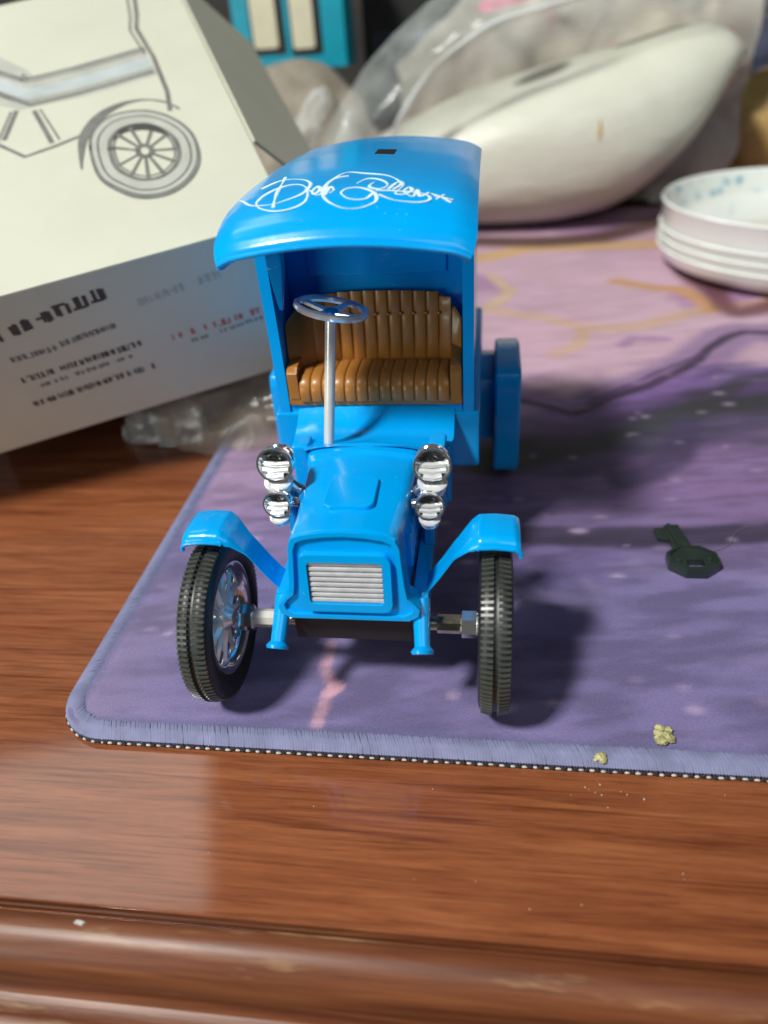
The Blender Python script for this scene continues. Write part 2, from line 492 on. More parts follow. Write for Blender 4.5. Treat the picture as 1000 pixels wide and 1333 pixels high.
col = blend(col, (134, 108, 152), sm(35, 90, wy)*0.8)                                   # plum further back
col = blend(col, (158, 136, 166), sm(40, 95, Y)*sm(-20, -50, X))                          # pale lilac at the left
col = blend(col, (122, 114, 146), sm(-40, -62, X)*sm(60, 10, Y)*0.7)
pk = sm(-8, 8, wy-(150+0.42*np.clip(wx-60, -60, 90)))                                    # pale pink field
col = blend(col, (212, 182, 198), pk)
col = blend(col, (178, 140, 178), pk*sm(0.46, 0.66, fbm(wx, wy*1.5, 50, 71)))
col = blend(col, (214, 180, 196), pk*0.8*sm(0.55, 0.7, fbm(wx+30, wy*1.3, 44, 81)))
def dline(P):
    d = np.full(X.shape, 1e9); tt = np.zeros(X.shape)
    px = X+2.0*(fbm(X, Y, 9, 91)-0.5); py = Y+2.0*(fbm(X, Y, 9, 95)-0.5)
    L = len(P)-1
    for k in range(L):
        ax, ay = P[k]; bx, by = P[k+1]; dx, dy = bx-ax, by-ay; l2 = dx*dx+dy*dy
        t = np.clip(((px-ax)*dx+(py-ay)*dy)/l2, 0, 1)
        q = np.hypot(px-ax-t*dx, py-ay-t*dy); m = q < d
        d = np.where(m, q, d); tt = np.where(m, (k+t)/L, tt)
    return d, tt
def vein(P, c, wd, soft, amt=1.0, vary=0.5):
    global col
    d, t = dline(P)
    ww = wd*(1-vary+2*vary*fbm(X, Y, 24, 111+len(P)))
    col = blend(col, c, amt*sm(1, 0, (d-ww)/soft))
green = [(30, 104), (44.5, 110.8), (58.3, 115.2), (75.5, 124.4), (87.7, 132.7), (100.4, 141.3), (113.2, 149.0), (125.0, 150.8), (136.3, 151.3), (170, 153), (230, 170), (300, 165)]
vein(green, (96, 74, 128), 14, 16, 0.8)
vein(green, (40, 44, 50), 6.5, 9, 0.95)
vein([(52, 118), (66, 126), (82, 140), (100, 152), (118, 158), (150, 163)], (74, 50, 100), 2.4, 6, 0.75, 0.9)
vein([(60, 98), (76, 110), (92, 118), (112, 122), (140, 118), (180, 126)], (66, 56, 92), 2.0, 7, 0.7, 0.9)
vein([(110, 150), (124, 160), (134, 172), (150, 176)], (44, 40, 58), 1.6, 5, 0.8, 0.9)
vein([(85.3, 118.0), (102.8, 126.6), (131.7, 135.4), (180, 140)], (64, 62, 84), 3, 10, 0.7)
vein([(102.4, 129.6), (97, 116), (93.6, 106.7), (83.7, 96.5), (74, 92)], (58, 48, 86), 2.2, 6, 0.8)
L1 = [(20, 158), (37.2, 153.1), (43.2, 151.5), (54.8, 144.6), (62.6, 139.2), (70.2, 145.7), (79.6, 155.1), (92.7, 163.3), (107.3, 176.5), (118.5, 188.9), (125.0, 200.5), (136.1, 214.5), (145.9, 221.5), (155.9, 219.1), (190, 230), (260, 224), (320, 250)]
vein(L1, (122, 92, 156), 7, 9, 0.65)
vein(L1, (56, 28, 72), 1.2, 2.0, 0.95, 0.9)
vein([(66.7, 145.7), (77.5, 157.9), (88.4, 166.4), (102.9, 179.8), (118.0, 192.3), (122.5, 195.5)], (82, 50, 104), 0.6, 1.4, 0.85)
vein([(112, 168), (124, 178), (133, 176), (150, 180), (200, 176)], (104, 78, 140), 0.8, 3, 0.8)
vein([(36, 61), (60, 60), (85, 61), (112, 63.5), (140, 69)], (44, 38, 60), 3.0, 3.5, 0.85)  # dark streak right of the van: printed vein and visor shadow painted together
GOLD = (214, 182, 142)
vein([(10, 262), (31.1, 258.4), (55.6, 245.4), (75.3, 231.5), (86.5, 228.8), (104.0, 231.9), (133.6, 251.2), (170, 262), (220, 300)], GOLD, 1.6, 6, 0.75, 0.9)
vein([(74.7, 225.5), (70.0, 206.6), (59.9, 199.8)], GOLD, 1.2, 5, 0.7, 0.9)
vein([(100, 300), (117.1, 287.3), (131.1, 282.2), (138.5, 259.9), (138.2, 250.9)], (206, 160, 104), 2.6, 5, 0.95)
vein([(140, 310), (146.5, 278.4), (146.4, 254.8), (149.5, 245.8), (165.8, 253.4), (200, 280)], (104, 44, 52), 2.5, 9, 0.9)
vein([(0, 350), (31.3, 355.4), (50.8, 370.4), (89.3, 370.8), (131.8, 372.4), (190, 366)], (220, 184, 120), 4, 8, 0.95)
vein([(0, 396), (31.3, 392), (70.8, 386), (100, 392), (145.9, 424.9), (200, 430)], (84, 46, 30), 6, 12, 0.95)
vein([(31.2, 316.0), (41.7, 287.3), (31.1, 263.1)], (222, 196, 150), 1.6, 4, 0.8)
vein([(90, 208), (96, 216), (110, 214)], (150, 110, 170), 0.8, 4, 0.6)
vein([(-10.1, 11.1), (-9.7, 3.2), (-6.9, -1.7), (-8.1, -5.4), (-8.7, -14.6)], (196, 158, 178), 0.7, 1.6, 0.9)
vein([(-7.2, -1.2), (-5.6, -2.8), (-7.4, -4.6)], (222, 176, 190), 1.0, 1.2, 0.9)
for (sx, sy) in [(83.5, 135.8), (111.1, 113.6), (117.4, 98.3), (45.4, 107.5), (65.6, 41.9), (64.7, 3.6), (74.7, 1.8), (75.8, -4.9), (44.8, -4.6), (129.6, 180.5), (102.3, 183.0)] + [(rng.uniform(-70, 330), rng.uniform(-16, 180)) for _ in range(150)]:
    rr_ = rng.uniform(0.3, 1.1); el_ = rng.uniform(1, 2.6)
    d = np.hypot((X-sx)/el_, Y-sy)
    col = blend(col, (186, 170, 200), rng.uniform(0.25, 0.75)*sm(1.0+rr_, rr_*0.4, d))
stk = fbm(X*0.5+Y*0.25, Y*2.2-X*0.35, 9, 131, 5); col = col*(1+(-0.22+0.44*sm(0.3, 0.7, stk))*(1-0.6*pk))[..., None]
edge = np.minimum(Y-MY0, X-MX0)
col = blend(col, (112, 116, 158), sm(6.2, 4.6, edge)*0.55)
Z = -0.9*sm(3.0, 0.0, edge)-0.25*np.exp(-((edge-5.2)/0.7)**2)
me = bpy.data.meshes.new('printed_surface')
V = np.stack([X, Y, Z], -1).reshape(-1, 3)*S
idx = np.arange((nx+1)*(ny+1)).reshape(ny+1, nx+1)
Q = np.stack([idx[:-1, :-1], idx[:-1, 1:], idx[1:, 1:], idx[1:, :-1]], -1).reshape(-1, 4)
me.vertices.add(len(V)); me.vertices.foreach_set('co', V.ravel())
me.loops.add(Q.size); me.loops.foreach_set('vertex_index', Q.ravel().astype(np.int32))
me.polygons.add(len(Q)); me.polygons.foreach_set('loop_start', (np.arange(len(Q))*4).astype(np.int32)); me.polygons.foreach_set('loop_total', np.full(len(Q), 4, np.int32))
me.update(calc_edges=True)
me.polygons.foreach_set('use_smooth', np.ones(len(Q), bool))
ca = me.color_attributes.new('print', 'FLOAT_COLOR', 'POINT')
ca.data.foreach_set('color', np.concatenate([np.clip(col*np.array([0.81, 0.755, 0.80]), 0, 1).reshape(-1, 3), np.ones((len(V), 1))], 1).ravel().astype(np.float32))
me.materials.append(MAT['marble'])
def ppart(o):
    o.parent = pad; o.matrix_parent_inverse = Matrix.Translation((0, 0, 3*S)); return o
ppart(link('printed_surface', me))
# ----- rubber sheet under the print
def outline(off, n=10):
    P = [(MX1-off, MY0+off), (MX1-off, MY1-off), (MX0+off, MY1-off)]
    for k in range(n+1):
        a = math.radians(180+90*k/n); P.append((MX0+RC+(RC-off)*math.cos(a), MY0+RC+(RC-off)*math.sin(a)))
    return P
ppart(MB().prism(outline(0.6), lambda u, v, d: (u, v, d), -2.98, -1.35).build('rubber_base', 'black'))
# ----- overlock thread wrapped round the edge, and the two-tone seam at its foot
path = []
yy = 300.0
while yy > MY0+RC:
    path.append((MX0, yy, -1, 0)); yy -= 0.6
L_arc = RC*math.pi/2; k = 0.0
while k < L_arc:
    a = math.pi+k/RC; path.append((MX0+RC+RC*math.cos(a), MY0+RC+RC*math.sin(a), math.cos(a), math.sin(a))); k += 0.6
xx = MX0+RC
while xx < 250:
    path.append((xx, MY0, 0, -1)); xx += 0.6
mb = MB()
for i, (x, y, nx_, ny_) in enumerate(path):
    tx, ty = -ny_, nx_                                     # along the edge
    j = random.uniform(-.12, .12); sl = 1.6+random.uniform(-.12, .12); ln = 4.5+random.uniform(-.22, .22)
    def at(inn, z, al):
        return (x-nx_*inn+tx*al, y-ny_*inn+ty*al, z)
    pts = [at(ln, -0.42, -sl+j), at(ln*0.80, 0.02, -sl*0.8+j), at(ln*0.45, 0.06, -sl*0.45+j), at(0.7, -0.35, j), at(-0.55, -1.2, 0.15+j), at(-0.45, -2.3, 0.25+j)]
    mb.tube(pts, [0.30, 0.36, random.uniform(.36, .42), 0.42, 0.38, 0.25], 5, flat=0.55)
o = ppart(mb.build('overlock_thread', 'thread', None, 60)); o['kind'] = 'stuff'
mw = MB(); mk = MB(); acc = 0.0; flip = 0
cum = 0.0; nxt = 0.0
for i, (x, y, nx_, ny_) in enumerate(path):
    while nxt < (i+1)*0.6:
        f_ = nxt-i*0.6; tx, ty = -ny_, nx_
        tgt = mw if flip == 0 else mk
        L_ = random.uniform(.45, .62) if flip == 0 else 0.62; rr = random.uniform(.24, .33) if flip == 0 else 0.36; of = -0.72 if flip == 0 else -0.66
        c = Vector((x-nx_*of+tx*f_+random.uniform(-.08, .08), y-ny_*of+ty*f_+random.uniform(-.08, .08), -2.42+random.uniform(-.08, .08))); t = Vector((tx, ty, 0))
        tgt.tube([c-t*L_, c-t*L_*0.5+Vector((0, 0, .15)), c+t*L_*0.5+Vector((0, 0, .15)), c+t*L_], [rr*0.4, rr, rr, rr*0.4], 6)
        flip = 1-flip; nxt += 1.18
o = ppart(mw.build('white_seam_thread', 'white_thread', None, 60)); o['kind'] = 'stuff'
o = ppart(mk.build('black_seam_thread', 'black_thread', None, 60)); o['kind'] = 'stuff'

# ================================================================== TOY VAN
van = empty('toy_van', (0, 0, 0))
tag(van, 'bright blue plastic toy vintage delivery van with brown seat and chrome lamps', 'toy van')
BL = 'blue'
def V_(mb, name, mat=BL, parent=None, angle=38):
    return mb.build(name, mat, parent or van, angle)

# ---- body: van box, cab walls, seat base, scuttle
RY1 = 112.0; RYB = 130.0
mb = MB()
mb.box(-25.4, 25.4, 67, RY1-2, 27, 97.0, 1.2)
mb.hexa([(-25.2, 67.2, 96), (25.2, 67.2, 96), (25.2, RY1-2.4, 96), (-25.2, RY1-2.4, 96), (-25.2, 67.2, 100.2), (25.2, 67.2, 100.2), (25.2, RY1-2.4, 98.6), (-25.2, RY1-2.4, 98.6)])
mb.box(-27.2, 27.2, 50, RYB, 30, 46.5, 1.0)
V_(mb, 'body')
for s_ in (-1, 1):
    mb = MB(); a, b = sorted((s_*22.9, s_*25.6))
    P = [(50.5, 46), (50.5, 56), (50.0, 70), (49.0, 84), (47.6, 97), (47.0, 99.2), (67.5, 99.2), (67.5, 46)]
    mb.prism(P, lambda u, v, d: (d, u, v), a, b, 0.0)
    V_(mb, 'cab_side')
mb = MB(); mb.box(-22.85, 22.85, 51, 67.2, 40, 48.3, 0.5); V_(mb, 'seat_box')
# scuttle / dash panel below the seat, running forward to the bonnet
def scut(u, v):
    y = 29+v*22
    wd = 14.5+6.2*min(1, v*1.7)
    zt = 48.2-4.2*math.sin(v**1.25*math.pi)+0.2*v
    a = u*2-1
    return (wd*a, y, zt-1.3*abs(a)**4)
mb = MB(); mb.grid(24, 16, scut)
mb.box(-20.2, 20.2, 38, 50.6, 26, 42.6, 0.8); mb.box(-14.2, 14.2, 27, 40, 26, 42.6, 0.5)
V_(mb, 'scuttle')
for s_ in (-1, 1):
    V_(MB().box(s_*17-2.2, s_*17+2.2, 33, 39.5, 27, 46.2+0.3*s_, 0.9), 'scuttle_bracket')

# ---- roof: nearly flat slab whose front curls down into a visor
rp = [(22.0, 96.6), (22.6, 98.0), (24.0, 99.5), (26.4, 101.0), (29.5, 102.3), (33.5, 103.5), (38.5, 104.3), (45, 104.8), (54, 105.1), (75, 105.0), (95, 104.2), (RY1, 103.2)]
def rz(y):
    return float(np.interp(y, [p[0] for p in rp], [p[1] for p in rp]))
def arch(x):
    a = abs(x)/26.6
    return -3.2*a**2 - 1.2*max(0, a-0.80)**2*25
def roof_top(u, v):
    x = -26.6+53.2*u
    k = v*(len(rp)-1); i = min(int(k), len(rp)-2); t = k-i
    y = rp[i][0]*(1-t)+rp[i+1][0]*t; z = rp[i][1]*(1-t)+rp[i+1][1]*t
    y += 1.2*(abs(x)/26.6)**4*(1-v)
    return (x*(1-0.04*max(0, 0.25-v)*4), y, z+arch(x)*(1.0 if v > .05 else 1.0))
NU, NV = 44, 44
top = [[roof_top(i/NU, j/NV) for i in range(NU+1)] for j in range(NV+1)]
mb = MB()
vs = [p for row in top for p in row]
TH = 2.0
def under(p, j):
    v = j/NV
    if v < 0.35:
        return (p[0]*0.97, p[1]+1.3*(1-v*2), p[2]-TH*(0.15+2.4*v) if v < .36 else p[2]-TH)
    return (p[0]*0.97, p[1], p[2]-TH)
vs += [under(p, j) for j, row in enumerate(top) for p in row]
W = NU+1; off = W*(NV+1); fs = []
for j in range(NV):
    for i in range(NU):
        q = (j*W+i, j*W+i+1, (j+1)*W+i+1, (j+1)*W+i); fs += [q, tuple(off+k for k in q[::-1])]
for i in range(NU):
    fs += [(i, off+i, off+i+1, i+1), (NV*W+i, NV*W+i+1, off+NV*W+i+1, off+NV*W+i)]
for j in range(NV):
    fs += [(j*W, (j+1)*W, off+(j+1)*W, off+j*W), (j*W+NU, off+j*W+NU, off+(j+1)*W+NU, (j+1)*W+NU)]
roof = V_(mb.add(vs, fs), 'roof', BL, None, 50)
def on_roof(x, y, h=0.0):
    return (x, y, rz(y)+arch(x)+h)
# rounded welt along the visor lip
pts = [(x, 22.3+1.2*(abs(x)/26.6)**4, 96.6+arch(x)) for x in np.linspace(-25.4, 25.4, 40)]
V_(MB().tube(pts, 0.55, 8), 'visor_lip', BL, roof)
# coin slot: dark recess with a thin rim
o = V_(MB().hexa([on_roof(1.4, 70.5, -0.6), on_roof(6.2, 69.5, -0.6), on_roof(6.2, 77.0, -0.6), on_roof(1.4, 78.0, -0.6), on_roof(1.4, 70.5, 0.12), on_roof(6.2, 69.5, 0.12), on_roof(6.2, 77.0, 0.12), on_roof(1.4, 78.0, 0.12)]), 'coin_slot', 'black', roof)
# white script lettering printed on the roof
SCR = [
 [(-7.7, 34.1), (-7.9, 32.1), (-9.1, 30.6), (-11.1, 29.8), (-13.6, 29.9), (-16.0, 31.1), (-17.9, 32.8), (-18.9, 35.0), (-18.8, 37.2), (-17.9, 40.0), (-16.0, 42.5), (-13.3, 43.5), (-10.6, 42.0), (-8.6, 38.3), (-7.7, 34.1)],
 [(-24.1, 41.3), (-20.4, 35.1), (-16.7, 33.1), (-12.7, 33.4), (-9.0, 36.3), (-8.6, 42.2), (-12.2, 47.5), (-17.1, 50.1), (-20.4, 46.0)],
 [(-14.5, 31.5), (-15.2, 38), (-15.8, 46), (-16.6, 53)],
 [(-9.0, 38.2), (-7.4, 36.6), (-6.4, 34.8), (-5.6, 37.2), (-6.4, 39.0), (-7.2, 36.6), (-6.2, 34.4), (-5.0, 34.6), (-4.4, 38.6), (-4.2, 33.0), (-3.6, 38.0), (-2.6, 36.2), (-3.2, 34.8)],
 [(-0.9, 45.3), (-3.9, 43.6), (-4.9, 37.0), (-3.7, 32.1), (-0.1, 28.8), (3.8, 28.6), (6.6, 30.8), (5.9, 34.2), (2.8, 36.7), (-0.0, 36.4), (-0.8, 34.2), (1.1, 31.8), (4.2, 31.5), (5.7, 33.6)],
 [(-3.9, 43.6), (-1.9, 48.8), (2.5, 47.0), (7.7, 44.9), (10.9, 39.8), (9.6, 36.2)],
 [(1.8, 39.5), (3.6, 42.6), (6.6, 41.6), (8.2, 38.4), (6.8, 36.0), (4.6, 37.2), (5.2, 40.0)],
 [(6.1, 35.3), (10.1, 35.3), (15.5, 35.1), (17.2, 33.0), (15.0, 31.3), (10.4, 31.4), (7.1, 33.2)],
 [(8.6, 36.2), (10.4, 41.0), (11.4, 38.6), (10.2, 34.2), (12.0, 33.9), (13.4, 36.4), (12.6, 37.6), (11.8, 35.2), (13.8, 33.2), (14.4, 36.8), (15.2, 33.6), (16.7, 35.8)],
 [(17.3, 35.5), (19.4, 34.2), (21.4, 32.7)], [(19.8, 35.8), (18.4, 33.2)], [(18.0, 34.6), (21.7, 34.0)],
]
mb = MB()
for k, P in enumerate(SCR):
    Q_ = catmull([(p[0], p[1], 0) for p in P], 5)
    n_ = len(Q_)
    wdt = [0.15+0.27*abs(math.sin(2.2*i/n_*math.pi+k)) for i in range(n_)]
    mb.tube([on_roof(q.x, q.y, 0.05) for q in Q_], wdt, 6, flat=0.30)
V_(mb, 'script_lettering', 'script', roof, 80)
# underside stub bracket at the left of the windscreen
for s_ in (-1,):
    mb = MB().hexa([(-18.6, 34, 89), (-15.2, 34, 89), (-15.2, 37.2, 89), (-18.6, 37.2, 89), (-18.8, 34, 99.5), (-14.9, 34, 99.5), (-14.9, 37.6, 99.5), (-18.8, 37.6, 99.5)], 0.4)
    mb.hexa([(-17.2, 34.2, 80.0), (-16.4, 34.2, 79.6), (-16.4, 35.6, 79.6), (-17.2, 35.6, 80.0), (-18.6, 34, 89.2), (-15.2, 34, 89.2), (-15.2, 37.2, 89.2), (-18.6, 37.2, 89.2)], 0.3)
    V_(mb, 'windscreen_bracket')
# partition with a shallow raised panel behind the seat
mb = MB(); mb.box(-22.8, 22.8, 65.8, 67.3, 47, 99.4); mb.box(-17, 18.5, 65.0, 66.2, 78, 95, 0.5); V_(mb, 'partition')

# ---- seat
seat = V_(MB().box(-22.7, 22.7, 50.2, 65.6, 48.5, 51.2, 0.4), 'seat', 'seat')
cush = MB().box(-19.6, 19.6, 50.6, 65.5, 51.0, 54.2, 0.8); V_(cush, 'cushion', 'seat', seat)
npl = 13; pw = 39.0/npl
pm = MB(); vs = []
# one cushion pleat: half-round roll over the front edge
sec = [(50.1, 50.0), (49.6, 52.4), (50.2, 54.6), (52.0, 55.8), (55.5, 56.1), (60.0, 55.9), (65.2, 55.3)]
nr = 8; vs = []; fs = []
for i, (y, z) in enumerate(sec):
    ny_, nz_ = ((-1, 0), (-1, 0.1), (-.8, .6), (-.3, 1), (0, 1), (0, 1), (0, 1))[i]
    for k in range(nr+1):
        a = math.pi*k/nr
        b_ = math.sin(a)**0.6*0.62
        vs.append((-pw/2*math.cos(a)*0.985, y+ny_*b_, z+nz_*b_))
for i in range(len(sec)-1):
    for k in range(nr):
        fs.append((i*(nr+1)+k, i*(nr+1)+k+1, (i+1)*(nr+1)+k+1, (i+1)*(nr+1)+k))
pleat_me = pm.add(vs, fs).mesh('pleat', 'seat', 50)
for k in range(npl):
    o = link('cushion_pleat', pleat_me, seat); o.location = ((-19.5+pw*(k+.5))*S, 0, 0)
# back: curved board with arched top, rolled pleats and a button row
def btop(x):
    a = (x+0.5)/21.5
    return 74.2-1.2*a*a-(3.6*max(0, (abs(a)-0.72)/0.28)**2)
def bcurve(x):
    return 62.6-7.0*max(0, (-x-9)/12.0)**1.6 if x < -9 else 62.6-3.0*max(0, (x-15)/7)**2
mb = MB()
vs = []; fs = []; nb = 40
for i in range(nb+1):
    x = -22.4+44.6*i/nb
    y = bcurve(x)
    for (dy, z) in ((0, 52), (0.2, 60), (0.8, btop(x)-1.2), (1.6, btop(x)), (2.6, btop(x)-0.4), (2.6, 52)):
        vs.append((x, y+dy, z))
for i in range(nb):
    for k in range(5):
        fs.append((i*6+k, (i+1)*6+k, (i+1)*6+k+1, i*6+k+1))
fs += [tuple(range(6)), tuple(nb*6+k for k in range(5, -1, -1))]
V_(mb.add(vs, fs), 'backrest', 'seat', seat, 50)
nbp = 11; bw = 36.0/nbp
for k in range(nbp):
    xc = -16.3+bw*(k+0.5)
    mb = MB(); vs = []; fs = []; hs = [55.2, 56.2, 60, 64, 67.6, 68.6, 69.4, 71.5, btop(xc)+0.3]
    for i, z in enumerate(hs):
        amp = (0.25, 0.9, 1.05, 1.05, 1.0, 0.55, 0.8, 0.9, 0.2)[i]
        for q in range(9):
            a = math.pi*q/8; xx = xc-bw/2*0.985*math.cos(a)
            vs.append((xx, bcurve(xx)+0.5-amp*math.sin(a)**0.6*0.85, z))
    for i in range(len(hs)-1):
        for q in range(8):
            fs.append((i*9+q, i*9+q+1, (i+1)*9+q+1, (i+1)*9+q))
    V_(mb.add(vs, fs), 'back_pleat', 'seat', seat, 50)
mb = MB()
for k in range(1, nbp):
    mb.lathe([(0.02, -0.8), (0.4, -0.55), (0.5, 0), (0.4, 0.5)], (-16.3+bw*k, bcurve(-16.3+bw*k)-0.1, 68.6), (0, 1, 0), 10)
o = V_(mb, 'seat_buttons', 'seat', seat); o['kind'] = 'stuff'
for s_ in (-1, 1):
    mb = MB(); a, b = sorted((s_*19.7, s_*22.6))
    P = [(50.0, 50.5), (49.7, 57.6), (51.2, 59.0), (56, 59.4), (61, 60.4), (63.0, 61.5), (65.2, 61.5), (65.2, 50.5)]
    mb.prism(P, lambda u, v, d: (d, u, v), a if s_ > 0 else b, b if s_ > 0 else a, 0.6)
    V_(mb, 'armrest', 'seat', seat)

# ---- steering column and wheel
sw = empty('steering_wheel', parent=van)
base = Vector((-10.0, 35.0, 43.5)); topc = Vector((-7.0, 40.0, 76.0)); axs = (topc-base).normalized()
V_(MB().tube([base, base*0.5+topc*0.5, topc], 1.32, 12), 'column', 'clearrod', sw)
tilt = (axs*0.95+Vector((0.12, -0.05, 0))).normalized(); q = tilt.to_track_quat('Z', 'Y').to_matrix()
ctr = topc+tilt*1.0
V_(MB().tube([ctr+q @ Vector((8.0*math.cos(2*math.pi*k/28), 8.0*math.sin(2*math.pi*k/28), 1.0)) for k in range(28)], 0.85, 8, closed=True), 'rim', 'silver', sw)
for k in range(4):
    a = math.pi/4+k*math.pi/2
    d = Vector((math.cos(a), math.sin(a), 0)); sd = Vector((-math.sin(a), math.cos(a), 0))
    P = [ctr+q @ v_ for v_ in (sd*-1.1, sd*1.1, d*7.6+sd*0.8+Vector((0, 0, .8)), d*7.6-sd*0.8+Vector((0, 0, .8)))]
    V_(MB().hexa([p-tilt*0.35 for p in P]+[p+tilt*0.35 for p in P]), 'spoke', 'silver', sw)
V_(MB().lathe([(0.1, -1.6), (1.9, -1.2), (2.1, 0.2), (1.2, 1.1), (0.1, 1.3)], ctr, tilt, 14), 'hub', BL, sw)

# ---- bonnet
def bsec(wd, zt, zb):
    P = [(-wd-0.6, zb), (-wd-0.2, zb+6), (-wd, zt-4.2)]
    for k in range(7):
        a = math.radians(180-90*k/6*0.86); P.append((-wd+3.2+3.2*math.cos(a), zt-4.2+3.0*math.sin(a)))
    P += [(-wd*0.45, zt-0.45), (0, zt)]
    return P+[(-x, z) for x, z in P[-2::-1]]
secs = [(-3.6, 11.6, 46.7, 26.2), (4, 11.9, 46.9, 26.2), (12, 12.4, 47.1, 26.2), (22, 13.0, 47.2, 26.2), (27.0, 13.4, 47.2, 26.2), (27.6, 14.0, 48.2, 26.2), (30.6, 14.4, 48.4, 26.2), (31.4, 14.3, 47.2, 26.2)]
mb = MB(); vs = []; fs = []
for (y, wd, zt, zb) in secs:
    P = bsec(wd, zt, zb); vs += [(x, y, z) for x, z in P]
n = len(P)
for i in range(len(secs)-1):
    for k in range(n-1):
        fs.append((i*n+k, i*n+k+1, (i+1)*n+k+1, (i+1)*n+k))
fs += [tuple(range(n)), tuple((len(secs)-1)*n+k for k in range(n-1, -1, -1))]
bon = V_(mb.add(vs, fs), 'bonnet', BL, None, 40)
lid = rrect(-5.8, 5.4, 4.4, 16.8, 2.0)
V_(MB().prism(lid, lambda u, v, d: (u, v, d+0.012*(v-4)-0.004*u*u), 46.0, 47.75, 0.5), 'bonnet_lid', BL, bon)
for k in range(6):
    for s_ in (1, -1):
        V_(MB().box(s_*12.6-0.75, s_*12.6+0.75, 4+k*3.6, 5.4+k*3.6, 32, 40.5, 0.4), 'louvre', BL, bon)
# wheel-arch side sills of the chassis
for s_ in (-1, 1):
    V_(MB().box(s_*15.2-1.8, s_*15.2+1.8, -2.4, 130, 24.0, 29.0, 0.6), 'frame_rail')
V_(MB().box(-12.5, 12.5, 3, 130, 15.5, 26.0, 0.8), 'chassis', 'black')
V_(MB().box(-13.4, 13.4, -3.6, 4.4, 16.6, 25.2, 0.6), 'cross_member', 'black')

# ---- radiator shell, surround and slatted grille
def shell_outline(gx, gz):
    P = []
    base_ = [(-13.2, 25.4), (-15.2, 26.6), (-15.6, 28.2), (-14.6, 29.6), (-13.0, 31.0), (-12.5, 34), (-12.0, 40), (-11.8, 43.4), (-11.0, 45.4), (-9.2, 46.3), (-5, 47.0), (0, 47.3)]
    P = base_+[(-x, z) for x, z in base_[-2::-1]]
    cz = 36
    return [(x*gx, cz+(z-cz)*gz) for x, z in P]
def RF(u, v, d):
    return (u, d+0.10*(v-36), v)
rad = V_(MB().prism(shell_outline(1, 1), RF, -0.4, -4.6, 0.35), 'radiator_shell')
n = len(shell_outline(1, 1))
V_(MB().ring(shell_outline(0.985, 0.985), shell_outline(0.90, 0.90), RF, -4.3, -5.5), 'shell_rim', BL, rad)
V_(MB().ring(rrect(-9.7, 9.7, 27.9, 42.0, 2.2), rrect(-8.0, 8.0, 29.8, 40.2, 1.0), RF, -4.3, -6.0), 'grille_frame', BL, rad)
gr = V_(MB().prism(rrect(-8.2, 8.2, 29.6, 40.4, 1.0), RF, -4.2, -4.9), 'grille', 'grille_back')
for k in range(8):
    z = 30.45+k*1.29
    M_ = MB().prism([(-7.85, z-0.46), (7.85, z-0.46), (7.85, z+0.46), (-7.85, z+0.46)], RF, -4.8, -5.5, 0.22)
    V_(M_, 'slat', 'grille', gr)

# ---- dumb irons (blue pegs at the front of the frame)
for s_ in (-1, 1):
    a = Vector((s_*15.2, -1.5, 27.5)); b = Vector((s_*15.9, -9.6, 20.2)); t = (b-a).normalized()
    mb = MB().tube([a, a*0.5+b*0.5, b], [2.1, 1.85, 1.7], 10)
    mb.tube([b-t*0.7, b+t*0.2, b+t*0.9], [1.8, 2.6, 2.35], 12)
    V_(mb, 'dumb_iron')

# ---- lamps
def lamp(name, c, r, depth):
    c = Vector(c); ax = Vector((0.06*(-1 if c.x < 0 else 1), -1, 0.12)).normalized()
    root = empty(name, parent=van)
    V_(MB().lathe([(r*0.35, -depth), (r*0.72, -depth*0.86), (r*0.80, -depth*0.55), (r*0.95, -depth*0.5), (r*0.95, -depth*0.36), (r*0.84, -depth*0.30), (r*1.0, -depth*0.2), (r*1.04, 0), (r*1.02, 0.35), (r*0.90, 0.30), (r*0.84, -0.5), (r*0.62, -r*0.45), (r*0.30, -r*0.66), (0.02, -r*0.70)], c, ax, 32, cap=False), 'bowl', 'chrome', root)
    # ribbed insert filling the lower half of the bowl
    q_ = ax.to_track_quat('Z', 'Y').to_matrix(); up_ = Vector((0, 0, 1)); up_ = (up_-ax*up_.dot(ax)).normalized(); sd_ = up_.cross(ax).normalized()
    for k_, dz_ in enumerate((-0.02, -0.34, -0.64)):
        hl = r*math.sqrt(max(0.05, 0.80**2-dz_**2)); dep = -r*(0.34-0.16*k_)
        V_(MB().tube([c+up_*r*dz_-sd_*hl+ax*dep, c+up_*r*(dz_-0.05)+ax*(dep+0.10*r), c+up_*r*dz_+sd_*hl+ax*dep], r*0.17, 10), 'rib', 'silver', root)
    return root
